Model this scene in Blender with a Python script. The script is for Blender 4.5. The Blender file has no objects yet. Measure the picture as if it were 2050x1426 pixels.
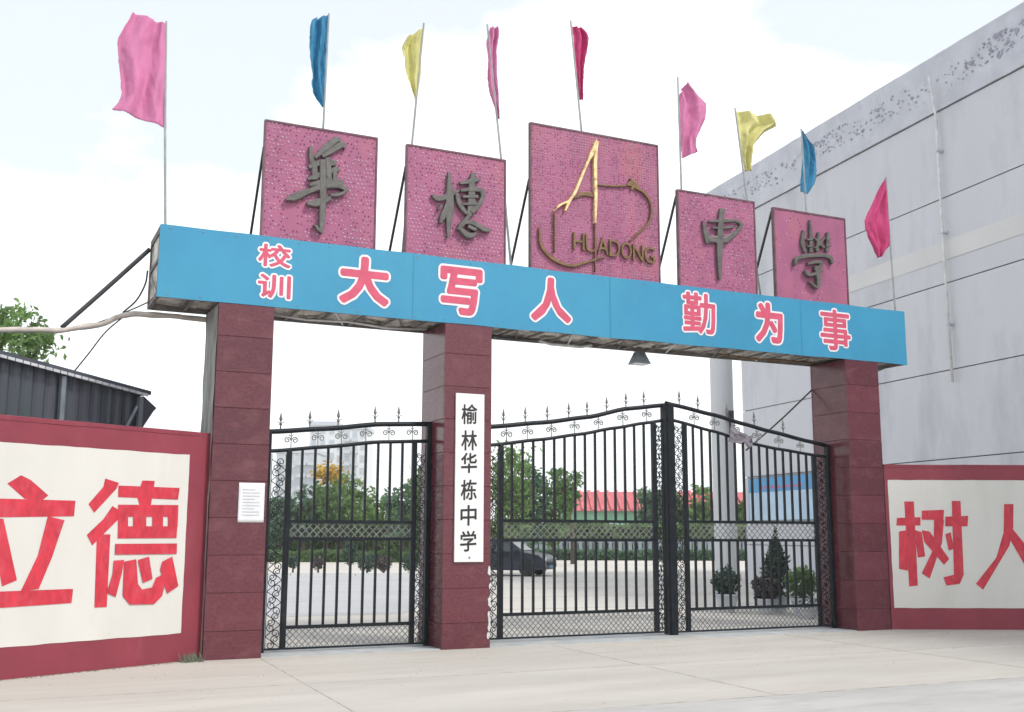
import bpy, bmesh, math, random
from mathutils import Vector, Matrix, noise
R = math.radians
SC = bpy.context.scene
COL = SC.collection
rnd = random.Random(7)

# ------------------------------------------------------------------ camera, sky, sun, exposure
cd = bpy.data.cameras.new("camera")
cam = bpy.data.objects.new("camera", cd); COL.objects.link(cam)
cd.sensor_width = 36.0
cd.lens = 36.0 * 2180.667 / 2050.0
cd.clip_start = 0.1; cd.clip_end = 3000
YAW, PIT, ROL = 0.4422, 0.1619, 0.0031
fw = Vector((math.sin(YAW) * math.cos(PIT), math.cos(YAW) * math.cos(PIT), math.sin(PIT)))
rt = Vector((math.cos(YAW), -math.sin(YAW), 0.0)); up = rt.cross(fw)
r2 = rt * math.cos(ROL) + up * math.sin(ROL); u2 = -rt * math.sin(ROL) + up * math.cos(ROL)
M = Matrix((r2, u2, -fw)).transposed().to_4x4(); M.translation = Vector((-2.4808, -14.1095, 1.55))
cam.matrix_world = M
SC.camera = cam

SUN_DIR = Vector((0.42, -0.68, 0.92)).normalized()        # from the scene towards the sun
w = bpy.data.worlds.new("World"); SC.world = w; w.use_nodes = True
nt = w.node_tree; nt.nodes.clear(); L = nt.links.new
out = nt.nodes.new("ShaderNodeOutputWorld"); bg = nt.nodes.new("ShaderNodeBackground")
sky = nt.nodes.new("ShaderNodeTexSky"); sky.sky_type = "NISHITA"; sky.sun_disc = False
sky.sun_elevation = math.asin(SUN_DIR.z); sky.sun_rotation = math.atan2(SUN_DIR.x, SUN_DIR.y)
sky.air_density = 1.0; sky.dust_density = 2.0
tc = nt.nodes.new("ShaderNodeTexCoord")
sep = nt.nodes.new("ShaderNodeSeparateXYZ"); L(tc.outputs["Generated"], sep.inputs[0])
mp = nt.nodes.new("ShaderNodeMapping"); mp.inputs["Scale"].default_value = (1.0, 1.0, 1.7)
mp.inputs["Location"].default_value = (0.35, 0.1, 0.0)
L(tc.outputs["Generated"], mp.inputs[0])
n1 = nt.nodes.new("ShaderNodeTexNoise"); n1.inputs["Scale"].default_value = 2.6; n1.inputs["Detail"].default_value = 7; n1.inputs["Roughness"].default_value = 0.55
L(mp.outputs[0], n1.inputs[0])
# thin cloud everywhere, thick white cloud low down, with a billowing edge
ma = nt.nodes.new("ShaderNodeMath"); ma.operation = "MULTIPLY_ADD"; ma.inputs[1].default_value = -1.15; ma.inputs[2].default_value = 0.455
L(sep.outputs[2], ma.inputs[0])
ad = nt.nodes.new("ShaderNodeMath"); ad.operation = "ADD"; L(ma.outputs[0], ad.inputs[0]); L(n1.outputs[0], ad.inputs[1])
cr = nt.nodes.new("ShaderNodeValToRGB"); cr.color_ramp.elements[0].position = 0.50; cr.color_ramp.elements[1].position = 0.60
cr.color_ramp.elements[0].color = (0.585, 0.585, 0.585, 1); cr.color_ramp.elements[1].color = (1, 1, 1, 1)
L(ad.outputs[0], cr.inputs[0])
mx = nt.nodes.new("ShaderNodeMixRGB"); L(cr.outputs[0], mx.inputs[0]); L(sky.outputs[0], mx.inputs[1])
mx.inputs[2].default_value = (9.0, 9.35, 9.5, 1)
L(mx.outputs[0], bg.inputs[0]); bg.inputs[1].default_value = 0.13
L(bg.outputs[0], out.inputs[0])

sd = bpy.data.lights.new("sun", "SUN"); sd.energy = 2.0; sd.angle = R(9); sd.color = (1.0, 0.965, 0.91)
so = bpy.data.objects.new("sun", sd); COL.objects.link(so)
so.rotation_euler = SUN_DIR.to_track_quat("Z", "Y").to_euler(); so.location = (8, -12, 18)
VS = SC.view_settings
VS.view_transform = "Standard"; VS.look = "None"; VS.exposure = 0.26; VS.gamma = 1.0; VS.use_curve_mapping = False

# ------------------------------------------------------------------ helpers
class MB:
    """collects shapes and links them as ONE mesh object"""
    def __init__(s): s.v = []; s.f = []
    def add(s, vs, fs):
        b = len(s.v); s.v += [tuple(p) for p in vs]; s.f += [tuple(i + b for i in f) for f in fs]; return s
    def box(s, x0, y0, z0, x1, y1, z1):
        vs = [(x0, y0, z0), (x1, y0, z0), (x1, y1, z0), (x0, y1, z0), (x0, y0, z1), (x1, y0, z1), (x1, y1, z1), (x0, y1, z1)]
        return s.add(vs, [(3, 2, 1, 0), (4, 5, 6, 7), (0, 1, 5, 4), (1, 2, 6, 5), (2, 3, 7, 6), (3, 0, 4, 7)])
    def obox(s, c, ax, ay, az):
        """box round c with half-axis vectors"""
        c = Vector(c); ax = Vector(ax); ay = Vector(ay); az = Vector(az)
        vs = [c - ax - ay - az, c + ax - ay - az, c + ax + ay - az, c - ax + ay - az, c - ax - ay + az, c + ax - ay + az, c + ax + ay + az, c - ax + ay + az]
        return s.add(vs, [(3, 2, 1, 0), (4, 5, 6, 7), (0, 1, 5, 4), (1, 2, 6, 5), (2, 3, 7, 6), (3, 0, 4, 7)])
    def tube(s, pts, r, n=6, cap=True):
        pts = [Vector(p) for p in pts]; rs = r if isinstance(r, (list, tuple)) else [r] * len(pts)
        b = len(s.v); ref = None
        for i, p in enumerate(pts):
            t = (pts[min(i + 1, len(pts) - 1)] - pts[max(i - 1, 0)]).normalized()
            if ref is None: ref = Vector((0, 0, 1)) if abs(t.z) < 0.9 else Vector((1, 0, 0))
            a = t.cross(ref).normalized(); c = a.cross(t).normalized(); ref = c
            off = math.pi / n if n == 4 else 0
            for k in range(n):
                th = 2 * math.pi * k / n + off
                s.v.append(tuple(p + (a * math.cos(th) + c * math.sin(th)) * rs[i]))
        for i in range(len(pts) - 1):
            for k in range(n):
                k2 = (k + 1) % n
                s.f.append((b + i * n + k, b + i * n + k2, b + (i + 1) * n + k2, b + (i + 1) * n + k))
        if cap:
            s.f.append(tuple(b + k for k in reversed(range(n)))); s.f.append(tuple(b + (len(pts) - 1) * n + k for k in range(n)))
        return s
    def lathe(s, c, prof, n=10):
        b = len(s.v)
        for r, z in prof:
            for k in range(n):
                th = 2 * math.pi * k / n; s.v.append((c[0] + r * math.cos(th), c[1] + r * math.sin(th), c[2] + z))
        for i in range(len(prof) - 1):
            for k in range(n):
                k2 = (k + 1) % n; s.f.append((b + i * n + k, b + i * n + k2, b + (i + 1) * n + k2, b + (i + 1) * n + k))
        s.f.append(tuple(b + k for k in reversed(range(n)))); s.f.append(tuple(b + (len(prof) - 1) * n + k for k in range(n)))
        return s
    def prism(s, poly, d):
        """polygon (3-D points) pushed along vector d"""
        d = Vector(d); n = len(poly); a = [Vector(p) for p in poly]
        nrm = Vector((0, 0, 0))
        for i in range(n): nrm += a[i].cross(a[(i + 1) % n])
        if nrm.dot(d) > 0: a.reverse()
        vs = a + [p + d for p in a]
        fs = [tuple(range(n)), tuple(range(2 * n - 1, n - 1, -1))]
        for i in range(n):
            j = (i + 1) % n; fs.append((i, i + n, j + n, j))
        return s.add(vs, fs)
    def grid(s, fn, nu, nv):
        b = len(s.v)
        for j in range(nv + 1):
            for i in range(nu + 1): s.v.append(tuple(fn(i / nu, j / nv)))
        for j in range(nv):
            for i in range(nu):
                a = b + j * (nu + 1) + i; s.f.append((a, a + 1, a + nu + 2, a + nu + 1))
        return s
    def mesh(s, name, mat):
        me = bpy.data.meshes.new(name); me.from_pydata(s.v, [], s.f)
        if mat: me.materials.append(mat)
        me.update(); return me
    def build(s, name, mat, parent=None, smooth=False, stuff=False, loc=None, bevel=0, thick=0):
        me = s.mesh(name, mat)
        if smooth:
            for p in me.polygons: p.use_smooth = True
        o = bpy.data.objects.new(name, me); COL.objects.link(o)
        if parent is not None: o.parent = parent
        if loc: o.location = loc
        if stuff: o["kind"] = "stuff"
        if bevel:
            m = o.modifiers.new("bevel", "BEVEL"); m.width = bevel; m.segments = 2; m.limit_method = "ANGLE"
        if thick:
            m = o.modifiers.new("solid", "SOLIDIFY"); m.thickness = thick; m.offset = 0
        return o

def share(name, me, parent, loc=(0, 0, 0), rot=(0, 0, 0), scale=(1, 1, 1)):
    o = bpy.data.objects.new(name, me); COL.objects.link(o)
    if parent is not None: o.parent = parent
    o.location = loc; o.rotation_euler = rot; o.scale = scale; return o
def tag(o, label, cat, group=None):
    o["label"] = label; o["category"] = cat
    if group: o["group"] = group
    return o
def thing(name, label, cat, loc=(0, 0, 0), rz=0.0, group=None):
    o = bpy.data.objects.new(name, None); COL.objects.link(o); o.empty_display_size = 0.2
    o.location = loc; o.rotation_euler = (0, 0, rz); return tag(o, label, cat, group)
def struct(o): o["kind"] = "structure"; return o

def mat(name, col, rough=0.6, var=0.0, vscale=3.0, bump=0.0, bscale=30.0, metal=0.0, dirt=None, dscale=1.5, dlo=0.5, dhi=0.7, stretch=(1, 1, 1), rand=0.0, trans=0.0, spec=None, twoside=None):
    m = bpy.data.materials.new(name); m.use_nodes = True
    t = m.node_tree; b = t.nodes["Principled BSDF"]; Lk = t.links.new
    b.inputs["Roughness"].default_value = rough; b.inputs["Metallic"].default_value = metal
    if spec is not None: b.inputs["Specular IOR Level"].default_value = spec
    co = t.nodes.new("ShaderNodeTexCoord"); mpn = t.nodes.new("ShaderNodeMapping"); mpn.inputs["Scale"].default_value = stretch
    ge = t.nodes.new("ShaderNodeNewGeometry"); Lk(ge.outputs["Position"], mpn.inputs[0])
    src = None
    rgb = t.nodes.new("ShaderNodeRGB"); rgb.outputs[0].default_value = (*col, 1); src = rgb.outputs[0]
    if var:
        n = t.nodes.new("ShaderNodeTexNoise"); n.inputs["Scale"].default_value = vscale; n.inputs["Detail"].default_value = 5
        Lk(mpn.outputs[0], n.inputs[0])
        mr = t.nodes.new("ShaderNodeMapRange"); mr.inputs[1].default_value = 0.3; mr.inputs[2].default_value = 0.7
        mr.inputs[3].default_value = 1 - var; mr.inputs[4].default_value = 1 + var; Lk(n.outputs[0], mr.inputs[0])
        mu = t.nodes.new("ShaderNodeMixRGB"); mu.blend_type = "MULTIPLY"; mu.inputs[0].default_value = 1
        Lk(src, mu.inputs[1]); Lk(mr.outputs[0], mu.inputs[2]); src = mu.outputs[0]
    if rand:
        oi = t.nodes.new("ShaderNodeObjectInfo"); mr = t.nodes.new("ShaderNodeMapRange")
        mr.inputs[3].default_value = 1 - rand; mr.inputs[4].default_value = 1 + rand; Lk(oi.outputs["Random"], mr.inputs[0])
        mu = t.nodes.new("ShaderNodeMixRGB"); mu.blend_type = "MULTIPLY"; mu.inputs[0].default_value = 1
        Lk(src, mu.inputs[1]); Lk(mr.outputs[0], mu.inputs[2]); src = mu.outputs[0]
    if dirt:
        n = t.nodes.new("ShaderNodeTexNoise"); n.inputs["Scale"].default_value = dscale; n.inputs["Detail"].default_value = 8; n.inputs["Roughness"].default_value = 0.65
        Lk(mpn.outputs[0], n.inputs[0])
        mr = t.nodes.new("ShaderNodeMapRange"); mr.inputs[1].default_value = dlo; mr.inputs[2].default_value = dhi; Lk(n.outputs[0], mr.inputs[0])
        mu = t.nodes.new("ShaderNodeMixRGB"); Lk(mr.outputs[0], mu.inputs[0]); Lk(src, mu.inputs[1]); mu.inputs[2].default_value = (*dirt, 1); src = mu.outputs[0]
    Lk(src, b.inputs["Base Color"])
    if bump:
        n = t.nodes.new("ShaderNodeTexNoise"); n.inputs["Scale"].default_value = bscale; n.inputs["Detail"].default_value = 6
        Lk(mpn.outputs[0], n.inputs[0]); bp = t.nodes.new("ShaderNodeBump"); bp.inputs["Strength"].default_value = bump; bp.inputs["Distance"].default_value = 0.02
        Lk(n.outputs[0], bp.inputs["Height"]); Lk(bp.outputs[0], b.inputs["Normal"])
    if trans:
        tr = t.nodes.new("ShaderNodeBsdfTranslucent"); Lk(src, tr.inputs[0]); ms = t.nodes.new("ShaderNodeMixShader"); ms.inputs[0].default_value = trans
        Lk(b.outputs[0], ms.inputs[1]); Lk(tr.outputs[0], ms.inputs[2]); Lk(ms.outputs[0], t.nodes["Material Output"].inputs[0])
    return m

MT = dict(
    apron=mat("apron_concrete", (0.505, 0.478, 0.435), 0.85, 0.10, 0.6, 0.25, 60, dirt=(0.43, 0.395, 0.345), dscale=1.3, dlo=0.46, dhi=0.78, stretch=(0.35, 1.6, 1)),
    asphalt=mat("worn_grey_road", (0.465, 0.455, 0.44), 0.9, 0.10, 1.2, 0.4, 90, dirt=(0.40, 0.385, 0.37), dscale=2.0, stretch=(0.5, 1.5, 1)),
    yard=mat("yard_concrete", (0.56, 0.52, 0.47), 0.9, 0.10, 0.25, dirt=(0.52, 0.50, 0.47), dscale=0.2),
    lane=mat("yard_lane", (0.43, 0.43, 0.44), 0.9, 0.08, 0.4),
    sill=mat("grey_cement_sill", (0.42, 0.44, 0.45), 0.8, 0.15, 3, 0.3, 50, dirt=(0.55, 0.52, 0.47), dscale=2.5),
    tile=mat("dark_red_tile", (0.118, 0.028, 0.039), 0.22, 0.24, 22.0, 0.03, 7, dirt=(0.165, 0.055, 0.066), dscale=3.5, dlo=0.50, dhi=0.74, rand=0.16, stretch=(0.9, 0.9, 1.5)),
    grout=mat("pale_grout", (0.30, 0.175, 0.17), 0.9, 0.2, 8),
    cement=mat("rough_grey_cement", (0.36, 0.36, 0.34), 0.95, 0.35, 5, 0.6, 25, dirt=(0.17, 0.17, 0.16), dscale=4, stretch=(1, 1, 0.35)),
    red=mat("crimson_wall_paint", (0.245, 0.034, 0.055), 0.6, 0.12, 2.2, 0.15, 30, dirt=(0.30, 0.07, 0.09), dscale=2.5, dlo=0.55, dhi=0.8, stretch=(1, 1, 0.6)),
    cream=mat("cream_wall_paint", (0.655, 0.64, 0.60), 0.7, 0.05, 1.0, 0.1, 25, dirt=(0.57, 0.54, 0.48), dscale=1.2, dlo=0.55, dhi=0.85, stretch=(1.4, 1.4, 0.5)),
    paint=mat("red_character_paint", (0.55, 0.028, 0.052), 0.6, 0.20, 6.0, 0.1, 20, dirt=(0.57, 0.065, 0.095), dscale=5, stretch=(2, 2, 1)),
    blue=mat("blue_banner_vinyl", (0.036, 0.262, 0.445), 0.42, 0.07, 1.2, 0.35, 2.4, dirt=(0.045, 0.305, 0.46), dscale=0.8, dlo=0.45, dhi=0.75, stretch=(1, 1, 0.6)),
    blue_seam=mat("banner_seam_tape", (0.034, 0.245, 0.42), 0.4, 0.1, 5),
    print_red=mat("printed_red", (0.60, 0.085, 0.155), 0.5, 0.12, 7),
    print_white=mat("printed_white", (0.80, 0.79, 0.80), 0.5),
    steel=mat("weathered_steel", (0.16, 0.15, 0.14), 0.7, 0.35, 5, 0.3, 30, dirt=(0.10, 0.06, 0.04), dscale=4),
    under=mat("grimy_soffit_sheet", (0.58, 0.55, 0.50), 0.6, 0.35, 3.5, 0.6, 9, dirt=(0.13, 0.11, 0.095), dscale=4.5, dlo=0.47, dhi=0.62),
    pipe=mat("pale_conduit", (0.66, 0.66, 0.66), 0.5, 0.15, 6),
    pink=mat("pink_sign_paint", (0.345, 0.100, 0.195), 0.55, 0.14, 2.6, 0.15, 25, dirt=(0.37, 0.115, 0.14), dscale=1.3, dlo=0.5, dhi=0.72, stretch=(1, 1, 0.55)),
    rim=mat("rusty_angle_iron", (0.145, 0.075, 0.09), 0.7, 0.3, 8, 0.2, 30),
    bulb=mat("white_bulb_glass", (0.66, 0.50, 0.60), 0.25, rand=0),
    bulb_dim=mat("dull_bulb_glass", (0.25, 0.085, 0.19), 0.35),
    relief=mat("grey_relief_metal", (0.118, 0.112, 0.104), 0.5, 0.25, 9, 0.2, 30, metal=0.15),
    gold=mat("tarnished_gold", (0.86, 0.66, 0.34), 0.35, 0.3, 12, metal=0.3, dirt=(0.20, 0.12, 0.05), dscale=8),
    brown=mat("dark_bronze", (0.19, 0.115, 0.055), 0.5, 0.3, 9, metal=0.3),
    iron=mat("black_gate_iron", (0.007, 0.010, 0.014), 0.45, 0.35, 8, 0.1, 40, dirt=(0.028, 0.030, 0.034), dscale=5, dlo=0.55, dhi=0.8, spec=0.25),
    iron_grey=mat("silvered_scroll_iron", (0.16, 0.165, 0.165), 0.45, 0.3, 9),
    white=mat("white_enamel_board", (0.80, 0.795, 0.785), 0.4, 0.04, 4),
    ink=mat("black_ink", (0.022, 0.020, 0.022), 0.5),
    paper=mat("white_paper", (0.74, 0.75, 0.77), 0.8, 0.05, 9, 0.1, 12),
    faint=mat("faint_print", (0.58, 0.59, 0.61), 0.8),
    clad=mat("pale_grey_cladding", (0.575, 0.578, 0.612), 0.5, 0.05, 0.5, 0.05, 3, rand=0.025, dirt=(0.42, 0.425, 0.47), dscale=0.5, stretch=(1, 1, 0.35)),
    clad_lip=mat("shadow_gap_seal", (0.27, 0.27, 0.31), 0.8, 0.4, 3),
    clad_light=mat("white_cladding_band", (0.62, 0.61, 0.605), 0.5, 0.05, 0.6),
    roof_metal=mat("roof_edge_metal", (0.52, 0.53, 0.585), 0.45, 0.10, 1.5, dirt=(0.45, 0.46, 0.52), dscale=2.2),
    flake=mat("exposed_grey_primer", (0.33, 0.34, 0.395), 0.8, 0.4, 4),
    plaster=mat("pale_plaster", (0.60, 0.61, 0.62), 0.7, 0.06, 0.6),
    glass=mat("dark_window_glass", (0.20, 0.24, 0.29), 0.15),
    glass_far=mat("pale_far_glass", (0.43, 0.47, 0.51), 0.3),
    apt=mat("pale_apartment_render", (0.66, 0.68, 0.70), 0.8, 0.04, 0.05),
    apt_b=mat("grey_apartment_render", (0.50, 0.535, 0.57), 0.8, 0.04, 0.05),
    shed=mat("dark_corrugated_sheet", (0.062, 0.066, 0.088), 0.55, 0.25, 2.0, dirt=(0.042, 0.066, 0.070), dscale=1.0, stretch=(2, 2, 0.3)),
    shed_edge=mat("pale_gutter_metal", (0.52, 0.54, 0.57), 0.5, 0.2, 5),
    galv=mat("galvanised_post", (0.20, 0.23, 0.26), 0.5, 0.2, 5, metal=0.3),
    cable=mat("black_cable", (0.045, 0.045, 0.05), 0.6, 0.2, 6),
    cable_pale=mat("pale_taped_cable", (0.52, 0.47, 0.42), 0.7, 0.22, 7),
    bark=mat("tree_bark", (0.12, 0.095, 0.07), 0.9, 0.3, 6, 0.5, 30),
    leaf=mat("leaf_green", (0.155, 0.26, 0.095), 0.55, 0.40, 1.4, trans=0.6),
    leaf_fresh=mat("leaf_fresh_green", (0.19, 0.31, 0.10), 0.55, 0.40, 1.3, trans=0.6),
    leaf_blue=mat("leaf_dark_green", (0.13, 0.23, 0.14), 0.55, 0.40, 1.6, trans=0.6),
    leaf_yellow=mat("leaf_yellow_bloom", (0.50, 0.33, 0.05), 0.6, 0.3, 2, trans=0.3),
    leaf_pot=mat("leaf_potted", (0.040, 0.085, 0.055), 0.5, 0.45, 5, trans=0.25),
    leaf_bronze=mat("leaf_bronze", (0.075, 0.062, 0.060), 0.5, 0.4, 5, trans=0.2),
    pot=mat("pale_glazed_pot", (0.50, 0.54, 0.58), 0.35, 0.1, 5),
    petal=mat("white_petal", (0.75, 0.72, 0.78), 0.6),
    green_wall=mat("green_hall_wall", (0.20, 0.42, 0.28), 0.7, 0.12, 0.8),
    red_roof=mat("red_hall_roof", (0.55, 0.13, 0.14), 0.6, 0.15, 1.0),
    fence_grey=mat("blue_grey_fence", (0.23, 0.27, 0.31), 0.6, 0.2, 1.0),
    carpaint=mat("dark_blue_car_paint", (0.014, 0.020, 0.036), 0.30, spec=0.35),
    carglass=mat("car_glass", (0.05, 0.07, 0.08), 0.08),
    tyre=mat("black_rubber", (0.02, 0.02, 0.02), 0.8),
    chrome=mat("bright_wheel_metal", (0.55, 0.55, 0.56), 0.3, metal=0.8),
    lampglass=mat("headlamp_glass", (0.75, 0.77, 0.78), 0.1),
    board_blue=mat("noticeboard_blue", (0.075, 0.30, 0.58), 0.4, 0.08, 1.5),
    board_pale=mat("noticeboard_pale", (0.45, 0.60, 0.74), 0.4, 0.12, 1.2),
    cloth_grey=mat("grey_rag_cloth", (0.20, 0.18, 0.21), 0.9, 0.3, 8, 0.3, 30),
    f_pink=mat("flag_pink_nylon", (0.76, 0.30, 0.52), 0.7, 0.08, 5, 0.5, 9, stretch=(2.2, 2.2, 0.6), trans=0.4),
    f_blue=mat("flag_blue_nylon", (0.06, 0.31, 0.52), 0.7, 0.10, 5, 0.5, 9, stretch=(2.2, 2.2, 0.6), trans=0.35),
    f_yellow=mat("flag_yellow_nylon", (0.78, 0.75, 0.36), 0.7, 0.08, 5, 0.5, 9, stretch=(2.2, 2.2, 0.6), trans=0.4),
    f_magenta=mat("flag_magenta_nylon", (0.66, 0.07, 0.24), 0.7, 0.10, 5, 0.5, 9, stretch=(2.2, 2.2, 0.6), trans=0.35),
    pole=mat("flag_pole_metal", (0.33, 0.35, 0.35), 0.5, 0.2, 6),
    joint=mat("dark_joint_filler", (0.42, 0.395, 0.355), 0.9, 0.3, 5),
    grit=mat("loose_grit", (0.33, 0.30, 0.26), 0.9, 0.4, 9),
    weed=mat("grey_green_weed", (0.16, 0.19, 0.13), 0.8, 0.3, 10, trans=0.2),
)
D_li=[[[-0.088,2.072],[0.058,2.168],[0.169,2.122],[0.388,1.958],[0.315,1.898],[0.116,1.915]],[[-0.434,1.909],[0.716,1.908],[0.711,1.733],[-0.417,1.702]],[[-0.223,1.699],[-0.102,1.694],[0.099,1.04],[-0.061,0.979],[-0.15,1.326]],[[0.398,1.729],[0.6,1.687],[0.48,1.275],[0.353,0.939],[0.149,0.918],[0.314,1.299]],[[-0.479,0.928],[0.758,0.924],[0.75,0.769],[-0.464,0.749]]]
D_de=[[[1.071,2.174],[1.252,2.13],[1.222,2.058],[0.958,1.776],[0.88,1.873],[1.052,2.075]],[[1.184,1.857],[1.279,1.812],[1.273,1.706],[0.959,1.405],[0.883,1.523],[1.078,1.704]],[[1.008,1.53],[1.18,1.531],[1.191,0.703],[1.036,0.704]],[[1.246,2.099],[2.087,2.099],[2.073,1.955],[1.25,1.964]],[[1.559,2.17],[1.731,2.172],[1.707,1.977],[1.694,1.875],[1.543,1.872],[1.504,1.971]],[[1.256,1.875],[2.083,1.889],[2.083,1.746],[1.263,1.734]],[[1.271,1.624],[2.081,1.63],[2.078,1.488],[1.275,1.484]],[[1.263,1.741],[1.395,1.743],[1.403,1.618],[1.271,1.617]],[[1.462,1.744],[1.639,1.747],[1.647,1.62],[1.47,1.619]],[[1.722,1.748],[1.87,1.75],[1.878,1.621],[1.73,1.62]],[[1.941,1.751],[2.082,1.753],[2.084,1.623],[1.949,1.622]],[[1.248,1.421],[2.088,1.422],[2.09,1.295],[1.251,1.298]],[[1.24,1.229],[1.376,1.234],[1.355,1.076],[1.295,0.813],[1.175,0.863],[1.237,1.079]],[[1.377,1.215],[1.536,1.24],[1.577,0.953],[1.635,0.885],[1.771,0.904],[1.819,1.016],[1.983,1.084],[1.916,0.799],[1.811,0.708],[1.485,0.717],[1.386,0.82]],[[1.558,1.231],[1.706,1.269],[1.77,1.006],[1.644,0.962]],[[1.891,1.206],[2.029,1.264],[2.137,0.91],[1.985,0.824],[1.869,1.111]]]
D_shu=[[[0.173,1.837],[0.57,1.851],[0.562,1.711],[0.157,1.71]],[[0.311,2.113],[0.474,2.113],[0.461,0.718],[0.317,0.705]],[[0.196,1.61],[0.329,1.632],[0.309,0.962],[0.162,0.992]],[[0.452,1.641],[0.577,1.598],[0.611,1.2],[0.487,1.178]],[[0.598,1.96],[0.973,1.974],[0.954,1.808],[0.589,1.807]],[[0.796,1.817],[0.963,1.808],[0.904,1.417],[0.664,0.835],[0.538,0.92],[0.759,1.33]],[[0.579,1.633],[0.709,1.612],[1.011,1.158],[0.917,1.063],[0.612,1.438]],[[0.988,1.861],[1.371,1.875],[1.351,1.701],[0.978,1.699]],[[1.114,2.124],[1.259,2.124],[1.235,0.901],[1.16,0.751],[0.94,0.72],[0.896,0.857],[1.073,0.9]],[[0.97,1.569],[1.06,1.6],[1.1,1.331],[1.01,1.296]]]
D_ren=[[[1.992,2.073],[2.15,2.074],[2.118,1.681],[2.031,1.377],[1.545,0.654],[1.43,0.751],[1.799,1.182],[1.949,1.594]],[[2.107,1.659],[2.283,1.421],[2.568,0.97],[2.403,0.798],[2.258,1.076],[2.059,1.464]]]
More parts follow.
